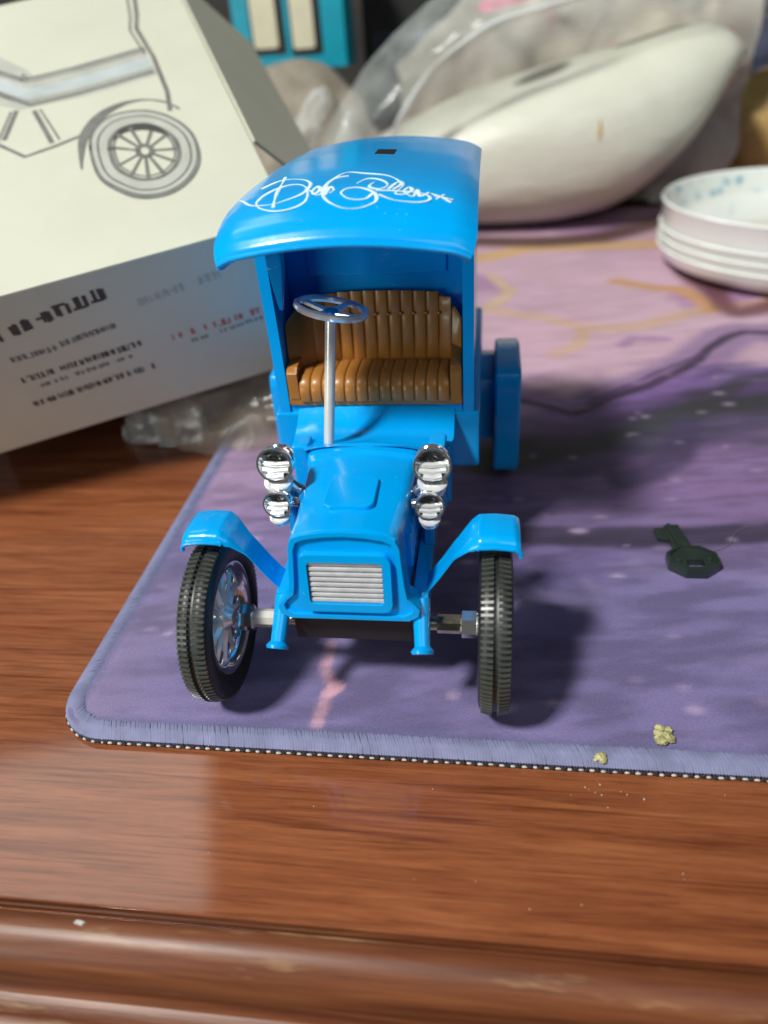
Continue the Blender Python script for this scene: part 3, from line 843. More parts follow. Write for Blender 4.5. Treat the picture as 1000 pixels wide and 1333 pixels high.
for s_ in (-1, 1):
    h = lamp('headlamp', (s_*17.4, 13.4, 52.2), 4.05, 6.5)
    V_(MB().tube([(s_*17.2, 17, 50.5), (s_*16.6, 17.5, 46), (s_*13.2, 17.5, 43)], [1.5, 1.3, 1.3], 10), 'stem', 'chrome', h)
    # stepped chrome collar hanging below the bowl
    for k, (dz, rr) in enumerate(((-4.6, 3.3), (-5.9, 2.9), (-7.0, 2.5))):
        V_(MB().lathe([(rr*0.6, -0.55), (rr, -0.35), (rr*1.03, 0), (rr, 0.35), (rr*0.6, 0.55)], (s_*17.3, 14.2+k*0.2, 52.2+dz), (0.05*s_, -0.25, 1), 22), 'collar', 'silver', h)
    l_ = lamp('side_lamp', (s_*16.9, 9.0, 44.6), 3.15, 5.0)
    V_(MB().tube([(s_*16.8, 12, 44), (s_*15.4, 12.4, 43.4), (s_*12.8, 12.4, 43)], 1.2, 10), 'stem', 'chrome', l_)
    for k, (dz, rr) in enumerate(((-3.4, 2.4), (-4.5, 2.0))):
        V_(MB().lathe([(rr*0.6, -0.5), (rr, -0.3), (rr*1.03, 0), (rr, 0.3), (rr*0.6, 0.5)], (s_*16.8, 9.6+k*.2, 44.6+dz), (0.05*s_, -0.25, 1), 20), 'collar', 'silver', l_)
    V_(MB().box(s_*16-1.2, s_*16+1.2, 16, 20, 29, 44, 0.4), 'lamp_post')

# ---- front wings: bent sheet, flat pad over the tyre and a strut down to the frame
WR = 19.1
for s_ in (-1, 1):
    prof_ = [(36.2, 41.6), (36.0, 42.8), (35.0, 43.6), (31, 44.0), (27.6, 43.8), (25.8, 42.4), (22.5, 38.2), (19.5, 33.2), (17.2, 29.8), (15.0, 27.6)]
    def wing(u, v, lift=0.0):
        k = u*(len(prof_)-1); i = min(int(k), len(prof_)-2); t = k-i
        x = prof_[i][0]*(1-t)+prof_[i+1][0]*t; z = prof_[i][1]*(1-t)+prof_[i+1][1]*t
        pad_ = max(0.0, min(1.0, (x-23)/4))
        y0, y1 = -1.6+1.0*(1-pad_), 8.4-2.5*(1-pad_)
        y = y0+(y1-y0)*v
        z -= pad_*(0.020*(y-3.5)**2+(1.0*max(0, (0.16-v)/0.16)**2))
        return (s_*x, y, z-lift)
    mb = MB(); nu, nv = 45, 16
    topv = [wing(i/nu, j/nv) for j in range(nv+1) for i in range(nu+1)]
    bot = []
    for j in range(nv+1):
        for i in range(nu+1):
            p = wing(i/nu, j/nv); bot.append((p[0]-s_*0.35, p[1], p[2]-0.9))
    W_ = nu+1; o_ = len(topv); fs = []
    for j in range(nv):
        for i in range(nu):
            qd = (j*W_+i, j*W_+i+1, (j+1)*W_+i+1, (j+1)*W_+i); fs += [qd, tuple(o_+k for k in qd[::-1])]
    for i in range(nu):
        fs += [(i, o_+i, o_+i+1, i+1), (nv*W_+i, nv*W_+i+1, o_+nv*W_+i+1, o_+nv*W_+i)]
    for j in range(nv):
        fs += [(j*W_, (j+1)*W_, o_+(j+1)*W_, o_+j*W_), (j*W_+nu, o_+j*W_+nu, o_+(j+1)*W_+nu, (j+1)*W_+nu)]
    wg = V_(mb.add(topv+bot, fs), 'front_wing', BL, None, 45)
    V_(MB().tube([wing(u_, 0.0, 0.6) for u_ in np.linspace(0.02, 0.47, 16)], 0.5, 8), 'wing_lip', BL, wg)
# ---- rear wings: arc concentric with the rear wheel
RYC = 111.0
for s_ in (-1, 1):
    mb = MB(); vs = []; fs = []; na = 26
    secw = [(31.4, -1.6), (31.4, 0), (32.1, 0.7), (38.5, 0.7), (39.3, 0), (39.3, -1.6)]
    wp = catmull([(95.0, 3.5, 0), (89.5, 6, 0), (87.6, 12, 0), (87.2, 24, 0), (87.3, 34, 0), (88.0, 38.6, 0), (90.5, 40.2, 0), (101.0, 40.3, 0), (111.0, 40.0, 0), (121.0, 37.6, 0), (129.0, 31, 0), (132.0, 24, 0)], 3)
    na = len(wp)-1
    for i in range(na+1):
        t_ = (wp[min(i+1, na)]-wp[max(i-1, 0)]).normalized(); nn = Vector((-t_.y, t_.x))
        for (x, dr) in secw:
            vs.append((s_*x, wp[i].x+nn.x*dr, wp[i].y+nn.y*dr))
    m_ = len(secw)
    for i in range(na):
        for k in range(m_):
            k2 = (k+1) % m_
            fs.append((i*m_+k, i*m_+k2, (i+1)*m_+k2, (i+1)*m_+k))
    fs += [tuple(range(m_)), tuple(na*m_+k for k in range(m_-1, -1, -1))]
    V_(mb.add(vs, fs), 'rear_wing', BL, None, 40)
    P = [(95, 14), (95, 24), (96, 29), (99, 33), (RYC, 36), (RYC+8, 35), (RYC+14, 32), (RYC+14, 28), (RYC, 30)]
    a_, b_ = sorted((s_*26.9, s_*31.6))
    mb = MB().prism(P, lambda u, v, d: (d, u, v), a_, b_)
    V_(mb, 'wing_flange')

# ---- axles
for y in (0, RYC):
    V_(MB().tube([(-28, y, WR), (0, y, WR), (28, y, WR)], 1.55, 12), 'axle', 'brass')
for s_ in (-1, 1):
    V_(MB().lathe([(2.3, -2), (3.1, -1.6), (3.1, 1.6), (2.3, 2)], (s_*25.6, 0, WR), (1, 0, 0), 6), 'axle_nut', 'chrome')
    V_(MB().tube([(s_*18.5, 0, WR), (s_*23.6, 0, WR)], 2.15, 8), 'axle_sleeve', 'clearrod' if s_ < 0 else 'brass')

# ---- wheels (built once, copied with their parts)
def tyre_mesh():
    R, r0, hw = WR, 13.0, 3.5
    P = [(r0, -2.5), (r0+1.4, -3.2), (r0+3.2, -3.55), (R-1.4, -3.3), (R-0.35, -2.6), (R-0.15, -1.0), (R-0.55, -0.35), (R-0.55, 0.35), (R-0.15, 1.0), (R-0.35, 2.6), (R-1.4, 3.3), (r0+3.2, 3.55), (r0+1.4, 3.2), (r0, 2.5), (r0, -2.5)]
    return MB().lathe(P, (0, 0, 0), (1, 0, 0), 72, cap=False).mesh('tyre', 'tyre', 50)
def tread_mesh():
    mb = MB(); n = 92
    for k in range(n):
        a = 2*math.pi*(k+0.5)/n
        for (x0, x1, sh) in ((-3.0, -0.55, 0), (0.55, 3.0, 0.5)):
            a_ = a+sh*2*math.pi/n; M_ = Matrix.Rotation(a_, 4, 'X')
            xo = x0 if abs(x0) > 1 else x1
            pts = []
            for (zz, hw) in ((WR-1.1, 0.40), (WR+0.32, 0.28)):
                for (x, dz) in ((x0, -0.55 if abs(x0) > 1 else 0), (x1, -0.55 if abs(x1) > 1 else 0)):
                    pass
                d0 = -0.55 if abs(x0) > 1 else 0.0; d1 = -0.55 if abs(x1) > 1 else 0.0
                pts += [(x0, -hw, zz+d0), (x1, -hw, zz+d1), (x1, hw, zz+d1), (x0, hw, zz+d0)]
            mb.hexa([(M_ @ Vector(p))[:] for p in pts])
    return mb.mesh('tread', 'tread', 30)
def rim_mesh():
    return MB().lathe([(12.0, -2.6), (13.1, -2.9), (13.2, -2.2), (11.6, -1.7), (11.2, 0), (11.6, 1.7), (13.2, 2.2), (13.1, 2.9), (12.0, 2.6), (10.9, 1.2), (10.7, 0), (10.9, -1.2), (12.0, -2.6)], (0, 0, 0), (1, 0, 0), 48, cap=False).mesh('rim', 'chrome', 50)
def spoke_mesh():
    # tapering blade with a ridge, pointing up
    vs = []
    for (z, hw, hx) in ((2.6, 0.95, 1.7), (6.5, 0.80, 1.25), (11.3, 1.35, 1.0)):
        vs += [(-hx*0.4, -hw, z), (-hx, 0, z), (-hx*0.4, hw, z), (hx*0.4, hw, z), (hx, 0, z), (hx*0.4, -hw, z)]
    fs = []
    for i in range(2):
        for k in range(6):
            fs.append((i*6+k, i*6+(k+1) % 6, (i+1)*6+(k+1) % 6, (i+1)*6+k))
    fs += [tuple(range(6)), tuple(range(17, 11, -1))]
    return MB().add(vs, fs).mesh('spoke', 'silver', 20)
def hub_mesh():
    return MB().lathe([(0.1, -3.4), (1.8, -3.2), (2.4, -2.4), (3.3, -1.6), (3.4, 0), (3.3, 1.6), (2.4, 2.4), (1.8, 3.2), (0.1, 3.4)], (0, 0, 0), (1, 0, 0), 12, cap=False).mesh('hub', 'silver', 25)
def dish_mesh():
    return MB().lathe([(2.5, -0.5), (6, -0.25), (9, -0.6), (11.0, -0.3), (11.0, 0.3), (9, 0.6), (6, 0.25), (2.5, 0.5), (2.5, -0.5)], (0, 0, 0), (1, 0, 0), 12, cap=False).mesh('dish', 'chrome', 15)
ME = dict(dish=dish_mesh(), tyre=tyre_mesh(), tread=tread_mesh(), rim=rim_mesh(), spoke=spoke_mesh(), hub=hub_mesh())
for (x, y, steer) in ((-32.0, 0, 0.0), (31.2, 0, 0.0), (-34.6, RYC, 0), (34.6, RYC, 0)):
    wr = empty('wheel', (x, y, WR), van); wr.rotation_euler = (math.radians(4 if x < 0 else 0), 0, math.radians(steer))
    for nm in ('tyre', 'rim', 'hub'):
        link(nm, ME[nm], wr)
    t_ = link('tread', ME['tread'], wr); t_['kind'] = 'stuff'
    link('dish', ME['dish'], wr)
    for k in range(12):
        o = link('spoke', ME['spoke'], wr); o.rotation_euler = (2*math.pi*k/12, 0, 0)

# ================================================================== CREAM CARTON
A = Vector((0.902, 0.415, 0.1194)); B = Vector((-0.427, 0.8161, 0.3893)); Cc = Vector((-0.0641, 0.4021, -0.9133)); KB = 0.87; O = Vector((-30.7, 106.1, 83.9)); H = 70.0*KB
LA, LB = 178.0*KB, 205.0*KB
car = empty('cardboard_box', (-200, 60, -3))
tag(car, 'cream cardboard box printed with a vintage car drawing, propped up at a slant', 'box')
def cpart(o):
    o.parent = car; o.matrix_parent_inverse = Matrix.Translation(Vector((200, -60, 3))*S); return o
q0 = O+Cc*H+A*3; q1 = O-A*LA+Cc*H; q2 = q1+B*LB; q3 = O+Cc*H+B*LB+A*3
t0 = O.copy(); t1 = O-A*LA; t2 = t1+B*LB; t3 = O+B*LB
cpart(MB().hexa([q0, q1, q2, q3, t0, t1, t2, t3], 0.8).build('carton', 'card'))
# end flap hanging open along the right edge
fd = A*math.cos(math.radians(51))+Cc*math.sin(math.radians(51)); fn_ = fd.cross(B).normalized()
if fn_.z < 0:
    fn_ = -fn_
f0 = O+B*43+fd*1.0; f1 = O+B*(LB-1)+fd*1.0; FW = 45.0
fl = [f0, f1, f1+fd*FW, f0+fd*FW]
cpart(MB().hexa([p-fn_*0.45 for p in fl]+[p+fn_*0.45 for p in fl]).build('end_flap', 'card'))
def on_top(s, t, h=0.0):
    p = O-A*s*KB+B*t*KB-Cc*h; return p[:]
def on_front(s, w_, h=0.0):
    p = O-A*s*KB+Cc*w_*KB-B*h; return p[:]
def strip(mb, pts, wd, fn, h=0.10):
    P = [Vector((p[0], p[1], 0)) for p in pts]; n = len(P); wl_ = wd if isinstance(wd, (list, tuple)) else [wd]*n
    vs = []; fs = []
    for i, p in enumerate(P):
        t = (P[min(i+1, n-1)]-P[max(i-1, 0)]).normalized(); nn = Vector((-t.y, t.x, 0))*wl_[i]*0.62
        a = p+nn; b = p-nn
        vs += [fn(a.x, a.y, h), fn(b.x, b.y, h)]
    for i in range(n-1):
        fs.append((2*i, 2*i+1, 2*i+3, 2*i+2))
    return mb.add(vs, fs)
dr = cpart(empty('car_drawing'))
def dpart(mb, name, mat):
    o = mb.build(name, mat); o.parent = dr; o.matrix_parent_inverse = Matrix.Translation(Vector((200, -60, 3))*S).copy(); return o
dr.parent = car; dr.matrix_parent_inverse = Matrix.Identity(4); dr.location = (0, 0, 0)
outer = [(58.2, 72.2), (58.0, 51.1), (51.6, 38.3), (44.4, 31.6), (34.8, 30.7), (26.3, 36.7), (21.2, 47.2), (20.3, 63.0), (25.0, 76.6), (33.8, 86.6), (45.7, 89.2), (54.0, 83.5)]
oc = catmull([(a, b, 0) for a, b in outer], 5, True)
cxy = Vector((39.3, 59.5, 0))
def scaled(f, sx=0.0, sy=0.0):
    return [((cxy+(p-cxy)*f).x+sx, (cxy+(p-cxy)*f).y+sy) for p in oc]
def closed(P):
    return P+[P[0], P[1]]
def fillring(mb, f1, f0, h):
    a = scaled(f1); b = scaled(f0); n = len(a)
    return mb.add([on_top(x, y, h) for x, y in a]+[on_top(x, y, h) for x, y in b], [(i, (i+1) % n, n+(i+1) % n, n+i) for i in range(n)])
dpart(fillring(MB(), 0.99, 0.62, 0.06), 'drawn_tyre', 'inkpale')
mb = MB(); strip(mb, closed(scaled(1.0)), [1.0+1.3*max(0, math.sin(6.28*i/len(oc)-0.3)) for i in range(len(oc)+2)], on_top, 0.12)
strip(mb, closed(scaled(0.86)), 0.7, on_top, 0.12)
dpart(mb, 'drawn_outline', 'inkgrey')
mb = MB(); strip(mb, closed(scaled(0.64)), 1.5, on_top, 0.12); strip(mb, closed(scaled(0.56)), 0.6, on_top, 0.12)
for k in range(11):
    i = int(len(oc)*k/11); p = cxy+(oc[i]-cxy)*0.60; c_ = cxy+(oc[i]-cxy)*0.10
    strip(mb, [(c_.x, c_.y), (p.x, p.y)], [0.9, 1.3], on_top, 0.10+0.012*k)
strip(mb, closed(scaled(0.13)), 1.6, on_top, 0.28)
dpart(mb, 'drawn_spokes', 'inkgrey')
mb = MB(); arc_ = [scaled(0.59)[i] for i in range(int(len(oc)*0.62), int(len(oc)*0.98))]
strip(mb, arc_, [3.6*math.sin(math.pi*i/(len(arc_)-1))+.2 for i in range(len(arc_))], on_top, 0.20)
dpart(mb, 'drawn_shadow', 'ink')
mb = MB(); fen = catmull([(p[0], p[1], 0) for p in [(63.5, 58), (62.5, 66), (59.5, 79), (52, 90), (43, 95), (34, 95), (26, 90), (21, 82)]], 6)
strip(mb, [(p.x, p.y) for p in fen], [0.6+3.2*math.sin(math.pi*min(1, i/(len(fen)-1)*1.25))**2 if i/(len(fen)-1) < 0.8 else 0.8 for i in range(len(fen))], on_top, 0.16)
dpart(mb, 'drawn_mudguard', 'inkgrey')
mb = MB()
band = [(99, 150), (86.1, 132), (76.8, 121), (55.0, 121), (24.8, 124)]
strip(mb, band, [24, 22, 20, 21, 21], on_top, 0.05); dpart(mb, 'drawn_body_band', 'inkpale')
mb = MB(); strip(mb, [(p[0], p[1]-1) for p in band], [7, 6, 6, 6, 7], on_top, 0.09); dpart(mb, 'drawn_body_stripe', 'inkblue')
mb = MB()
for d_, wd in ((11, 1.4), (8.4, 0.7), (-10, 1.6), (-7.5, 0.6)):
    strip(mb, [(p[0], p[1]+d_) for p in band], wd, on_top, 0.13)
strip(mb, [(20.2, 185), (22.5, 166), (25.0, 153.6), (22.8, 126.1), (22.9, 96.7), (24.7, 82.3)], 1.5, on_top, 0.13)
strip(mb, [(23.6, 185), (25.5, 166), (28.0, 153), (25.6, 130)], 0.8, on_top, 0.13)
strip(mb, [(93, 90), (82.7, 75.3), (71.6, 77.3), (59.6, 80.4)], 1.3, on_top, 0.13)
strip(mb, [(82.4, 109.3), (89.2, 90)], 1.6, on_top, 0.13); strip(mb, [(75.7, 106.1), (71.7, 80)], 1.6, on_top, 0.13)
strip(mb, [(84.6, 109.3), (91.6, 90)], 0.7, on_top, 0.13); strip(mb, [(73.3, 106.1), (68.7, 81)], 0.7, on_top, 0.13)
strip(mb, [(78.2, 131), (76.8, 137), (75.2, 131)], 1.2, on_top, 0.13)
dpart(mb, 'drawn_body_lines', 'inkgrey')
# smudged small print on the shaded lower face
def textrow(name, s0, s1, w0, w1, hgt, mat, pitch, dens, bold):
    mb = MB(); rnd = random.Random(int(s0*10+w0)); s = s0; k = 0
    while s > s1:
        f = (s0-s)/(s0-s1); wv = w0+(w1-w0)*f
        if rnd.random() < dens:
            for _ in range(2 if bold < 0.8 else 3):
                a = s-rnd.uniform(0, pitch*0.75); w_ = rnd.uniform(0.35, 0.7)*bold
                h0 = wv-hgt/2*rnd.uniform(.7, 1); h1 = wv+hgt/2*rnd.uniform(.7, 1); sl = rnd.uniform(-.2, .5)
                hh = 0.10+0.008*(k % 7); k += 1
                mb.add([on_front(a, h0, hh), on_front(a-w_, h0, hh), on_front(a-w_-sl, h1, hh), on_front(a-sl, h1, hh)], [(0, 1, 2, 3)])
            if rnd.random() < 0.6:
                hz = wv+rnd.choice((-.4, 0, .4))*hgt; hh = 0.17
                mb.add([on_front(s, hz-.22*bold, hh), on_front(s-pitch*.7, hz-.22*bold, hh), on_front(s-pitch*.7, hz+.22*bold, hh), on_front(s, hz+.22*bold, hh)], [(0, 1, 2, 3)])
        s -= pitch
    return cpart(mb.build(name, mat))
textrow('printed_heading', 112, 70, 15.4, 9.4, 5.4, 'ink', 6.4, 1.0, 2.3)
textrow('printed_line', 108, 92, 26.6, 26.6, 2.6, 'inkgrey', 2.1, 1.0, 0.9)
textrow('printed_line', 90, 71, 25.5, 24.2, 2.6, 'inkgrey', 2.1, 1.0, 0.9)
textrow('printed_line', 109, 65, 36.8, 35.4, 3.0, 'ink', 2.4, 0.95, 1.0)
textrow('printed_line', 104, 65, 41.5, 40.0, 2.0, 'inkgrey', 2.2, 0.6, 0.8)
textrow('printed_line', 110, 64, 49.5, 48.0, 3.0, 'ink', 2.4, 0.9, 1.0)
textrow('red_printed_line', 59, 20, 37.2, 36.4, 3.2, 'inkred', 6.2, 0.9, 1.2)
textrow('printed_line', 46, 20, 41.5, 40.0, 2.0, 'inkgrey', 3.6, 0.9, 0.9)
textrow('faint_printed_line', 60, 30, 17.5, 15.0, 3.5, 'inkpale', 3.2, 0.8, 1.0)

# ================================================================== low carton that props the box up
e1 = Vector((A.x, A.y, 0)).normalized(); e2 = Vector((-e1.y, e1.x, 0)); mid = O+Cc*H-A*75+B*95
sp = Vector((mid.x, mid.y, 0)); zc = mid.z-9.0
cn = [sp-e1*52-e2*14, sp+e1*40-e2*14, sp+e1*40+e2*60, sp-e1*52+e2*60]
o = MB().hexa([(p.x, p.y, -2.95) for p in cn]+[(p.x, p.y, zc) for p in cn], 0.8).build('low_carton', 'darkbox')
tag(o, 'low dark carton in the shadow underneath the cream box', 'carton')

# ================================================================== crumpled plastic under the box
def crumple(nu, nv, fn, amp, scale, seed):
    off = Vector((seed*13.7, seed*5.1, seed*3.3))
    def g(u, v):
        p = Vector(fn(u, v))
        n1 = noise.noise_vector((p+off*10)/scale); n2 = noise.noise_vector((p+off*20)/(scale*0.42))
        r_ = 1-abs(noise.noise((p+off*30)/(scale*0.8)))*2
        return (p+n1*amp+n2*amp*0.5+Vector((0, 0, 1))*r_*amp*0.4)[:]
    return g
def heap(c, rx, ry, h, seed, amp, scale, flat=2.0, zmin=-2.6, nu=64, nv=28):
    def f(u, v):
        a = u*2*math.pi; rr = math.cos(v*math.pi/2)**0.8 if v < 1 else 0.0
        return (c[0]+rx*rr*math.cos(a), c[1]+ry*rr*math.sin(a), c[2]+h*math.sin(v*math.pi/2))
    g = crumple(nu, nv, f, amp, scale, seed)
    def k(u, v):
        uu = 0.0 if u >= 1 else u
        p = g(uu, min(v, 0.995)); return (p[0], p[1], max(zmin+0.02*v, p[2]))
    return MB().grid(nu, nv, k)
o = heap((-66, 134, -2.5), 42, 24, 22, 3, 6, 22).build('plastic_wrapper', 'film2', None, 25)
tag(o, 'crumpled clear and tan plastic wrapper wedged under the cream box', 'plastic wrapper')
o = heap((-98, 128, -2.5), 17, 9, 14, 5, 4, 11).build('plastic_scrap', 'film', None, 20)
tag(o, 'shiny scrap of clear plastic glinting below the box edge', 'plastic scrap')

# ================================================================== KEY
key = empty('key', (86, 48, 0))
tag(key, 'small dark green-black toy key lying on the mat right of the van', 'key')
def kpart(o):
    o.parent = key; o.matrix_parent_inverse = Matrix.Translation(Vector((-86, -48, 0))*S); return o
kc = (86.2, 47.2)
def octr(a, R):
    k = math.pi/4; b = (a+k/2) % k-k/2
    return R*math.cos(k/2)/math.cos(b)
ou = []; hole = []
for k in range(32):
    a = 2*math.pi*k/32+math.pi/8; r_ = octr(a, 1.0)
    ou.append((kc[0]+7.4*r_*math.cos(a), kc[1]+6.3*r_*math.sin(a)))
    c_, s_ = math.cos(a), math.sin(a); m_ = min(2.3/max(1e-6, abs(c_)), 1.5/max(1e-6, abs(s_)))
    hole.append((kc[0]+0.4+m_*c_, kc[1]-1.6+m_*s_))
kpart(MB().ring(ou, hole, lambda u, v, d: (u, v, d), 0.1, 2.1).build('bow', 'key', None, 25))
kpart(MB().ring([(kc[0]+(x-kc[0])*0.985, kc[1]+(y-kc[1])*0.985) for x, y in ou], [(kc[0]+(x-kc[0])*0.86, kc[1]+(y-kc[1])*0.86) for x, y in ou], lambda u, v, d: (u, v, d), 2.0, 2.75).build('bow_rim', 'key', None, 25))
kpart(MB().hexa([(82.2, 51.5, 0.3), (87.6, 51.5, 0.3), (85.4, 64.0, 0.3), (81.0, 63.4, 0.3), (82.2, 51.5, 2.3), (87.6, 51.5, 2.3), (85.4, 64.0, 2.3), (81.0, 63.4, 2.3)], 0.4).build('blade', 'key', None, 25))
kpart(MB().hexa([(83.0, 53, 2.2), (84.4, 53, 2.2), (82.9, 63.2, 2.2), (81.6, 63.0, 2.2), (83.0, 53, 3.1), (84.4, 53, 3.1), (82.9, 63.2, 3.1), (81.6, 63.0, 3.1)], 0.25).build('blade_ridge', 'key', None, 25))
kpart(MB().hexa([(78.6, 58.0, 0.3), (82.0, 57.2, 0.3), (81.3, 62.6, 0.3), (78.2, 62.4, 0.3), (78.6, 58.0, 2.0), (82.0, 57.2, 2.0), (81.3, 62.6, 2.0), (78.2, 62.4, 2.0)], 0.3).build('bit', 'key', None, 25))
for (x, y) in ((82.2, 46.2), (90.6, 47.0), (84.9, 53.2)):
    kpart(MB().lathe([(0.75, 1.9), (0.7, 2.5), (0.35, 2.75), (0.02, 2.8)], (x, y, 0), (0, 0, 1), 12, cap=False).build('stud', 'key'))
hp = catmull([(91.5, 53.5, 0.5), (95, 54.2, 0.4), (99, 57.5, 0.4), (101.5, 62.5, 0.4), (106, 66, 0.4)], 6)
tag(MB().tube(hp, 0.10, 5).build('thread', 'hair'), 'fine grey thread trailing on the mat beside the key', 'thread')

# ================================================================== crumbs
def lump(c, r, seed, n=3):
    mb = MB(); rnd = random.Random(seed)
    for k in range(n):
        bm = bmesh.new(); bmesh.ops.create_icosphere(bm, subdivisions=3, radius=1)
        rr = r*rnd.choice((.3, .45, .7, 1.0)); off_ = Vector((rnd.uniform(-1.3, 1.3)*r, rnd.uniform(-1.5, 1.5)*r, 0))
        for v in bm.verts:
            d = v.co.normalized(); s_ = 1+0.30*noise.noise(d*2.3+Vector((seed, k, 0)))+0.10*noise.noise(d*6+Vector((k, seed, 0)))
            v.co = d*rr*s_; v.co.z *= 0.8
        mn = min(v.co.z for v in bm.verts)
        for v in bm.verts:
            v.co += off_+Vector(c)-Vector((0, 0, mn+0.15))
        mb.bm(bm)
    return mb
tag(lump((67.8, -12.6, 0), 1.3, 4, 9).build('crumb', 'crumb'), 'yellowish crumb cluster on the front seam of the mat', 'crumb', 'crumbs on the mat edge')
tag(lump((53.0, -18.6, -0.3), 0.85, 9, 6).build('crumb', 'crumb'), 'flatter pale crumb on the mat seam, left of the larger crumb', 'crumb', 'crumbs on the mat edge')
# pale dust specks scattered over the wood
mb = MB(); rnd = random.Random(3)
for k in range(24):
    if k < 9:
        x, y = rnd.uniform(50, 64), rnd.uniform(-29, -23.5)
    else:
        x, y = rnd.uniform(-110, 110), rnd.uniform(-56, -24)
    r_ = rnd.uniform(0.06, 0.16) if k > 4 else rnd.uniform(.16, .26)
    mb.lathe([(r_, -3.02), (r_*0.9, -2.9), (r_*0.3, -2.8)], (x, y, 0), (0, 0, 1), 5)
o = mb.build('dust', 'white_thread'); tag(o, 'tiny pale dust specks scattered on the wood before the mat', 'dust', kind='stuff')
tag(MB().hexa([(-46.2, -60.6, -2.65), (-44.2, -61.0, -2.65), (-43.8, -60.2, -2.65), (-45.8, -59.9, -2.6), (-46.0, -60.6, -2.3), (-44.4, -60.9, -2.3), (-44.0, -60.3, -2.3), (-45.6, -60.0, -2.3)]).build('paint_chip', 'white_thread'), 'tiny pale chip on the moulded table edge at the left', 'chip')

# ================================================================== PLATES
def dish(z0, R, hgt, name, top_=False):
    root = empty(name, (203, 326, z0))
    P = [(0.1, 1.2), (R*0.62, 1.2), (R*0.66, 0.0), (R*0.72, 0.0), (R*0.78, 1.0), (R*0.90, 2.6), (R*0.965, 6.0), (R*0.985, 10), (R*0.99, hgt-2.0), (R, hgt-0.9), (R-0.8, hgt), (R-1.9, hgt-0.5), (R-3.2, hgt-3.0), (R*0.90, max(6.6, hgt-12)), (R*0.80, 5.6), (R*0.6, 4.2), (0.1, 3.8)]
    me_ = MB().lathe(P, (0, 0, 0), (0, 0, 1), 96, cap=False).mesh('dish', 'porcelain', 60)
    link('dish', me_, root)
    if top_:
        P2 = [(R-2.4, hgt-1.55), (R-3.3, hgt-3.0+0.25), (R*0.90, hgt-11.6), (R*0.86, hgt-13.6)]
        link('flower_border', MB().lathe([(r_, z_+0.12) for r_, z_ in P2], (0, 0, 0), (0, 0, 1), 96, cap=False).mesh('flower_border', 'flowers', 60), root)
    return root
names = ['lowest white porcelain dish of the stack at the right', 'second white porcelain dish from the bottom of the stack', 'third white porcelain dish from the bottom of the stack', 'top white porcelain dish of the stack, blue flowers inside its rim']
for k in range(4):
    d_ = dish(0.05+k*5.2, 78.0, (13.0, 13.0, 13.0, 20.5)[k], 'dish', k == 3)
    tag(d_, names[k], 'dish', 'stacked white dishes')

# ================================================================== MILKY PLASTIC VESSEL
tp = [(-75, 44), (-51.2, 58.1), (-30.0, 67.1), (10.5, 81.9), (58.3, 94.0), (103.8, 102.2), (138.3, 111.1), (159.7, 113.6), (175.5, 109.5), (186.1, 99.6)]
bt = [(-75, 40), (-51, 20), (-33.0, 10.6), (-0.8, 2.6), (26.0, 0.2), (73.7, 0.2), (113.9, 7.4), (141.4, 25.6), (162.0, 47.6), (175.2, 77.0), (183.6, 92)]
def vz(P, x):
    return float(np.interp(x, [p[0] for p in P], [p[1] for p in P]))
xs = [-75+261*(0.5-0.5*math.cos(math.pi*k/60)) for k in range(61)]
# smooth the traced profile
tz = np.array([vz(tp, x) for x in xs]); bz = np.array([vz(bt, x) for x in xs])
for _ in range(4):
    tz[1:-1] = (tz[:-2]+2*tz[1:-1]+tz[2:])/4; bz[1:-1] = (bz[:-2]+2*bz[1:-1]+bz[2:])/4
vs = []; fs = []; ns = 40
for k, x in enumerate(xs):
    cz = (tz[k]+bz[k])/2; hz = max(0.6, (tz[k]-bz[k])/2); e = math.sqrt(max(0.0, 1-((x-48)/140.0)**2)) if abs(x-48) < 140 else 0.0
    hy = max(0.6, 62*e**0.8)
    for i in range(ns):
        a = 2*math.pi*i/ns
        cs, sn = math.cos(a), math.sin(a)
        vs.append((x, 452+hy*math.copysign(abs(cs)**0.85, cs), cz+hz*math.copysign(abs(sn)**0.85, sn)))
for k in range(60):
    for i in range(ns):
        fs.append((k*ns+i, k*ns+(i+1) % ns, (k+1)*ns+(i+1) % ns, (k+1)*ns+i))
fs += [tuple(range(ns)), tuple(60*ns+i for i in range(ns-1, -1, -1))]
ves = empty('plastic_vessel', (50, 452, 0))
tag(ves, 'milky white rounded plastic vessel lying tilted behind the van', 'vessel')
def vpart(o):
    o.parent = ves; o.matrix_parent_inverse = Matrix.Translation(Vector((-50, -452, 0))*S); return o
vpart(MB().add(vs, fs).build('shell', 'milky', None, 80))
# a small dark nick in its side
def ves_pt(x, a, out=0.0):
    k = int(np.argmin(np.abs(np.array(xs)-x))); cz = (tz[k]+bz[k])/2; hz = (tz[k]-bz[k])/2+out; hy = 62*math.sqrt(max(0.0, 1-((xs[k]-48)/140.0)**2))**0.8+out
    cs, sn = math.cos(a), math.sin(a)
    return (xs[k], 452+hy*math.copysign(abs(cs)**0.85, cs), cz+hz*math.copysign(abs(sn)**0.85, sn))
vpart(MB().tube([ves_pt(97.0, math.radians(176-k*3.0), 0.1) for k in range(5)], [0.4, 1.0, 1.1, 0.9, 0.3], 7).build('nick', 'tan'))

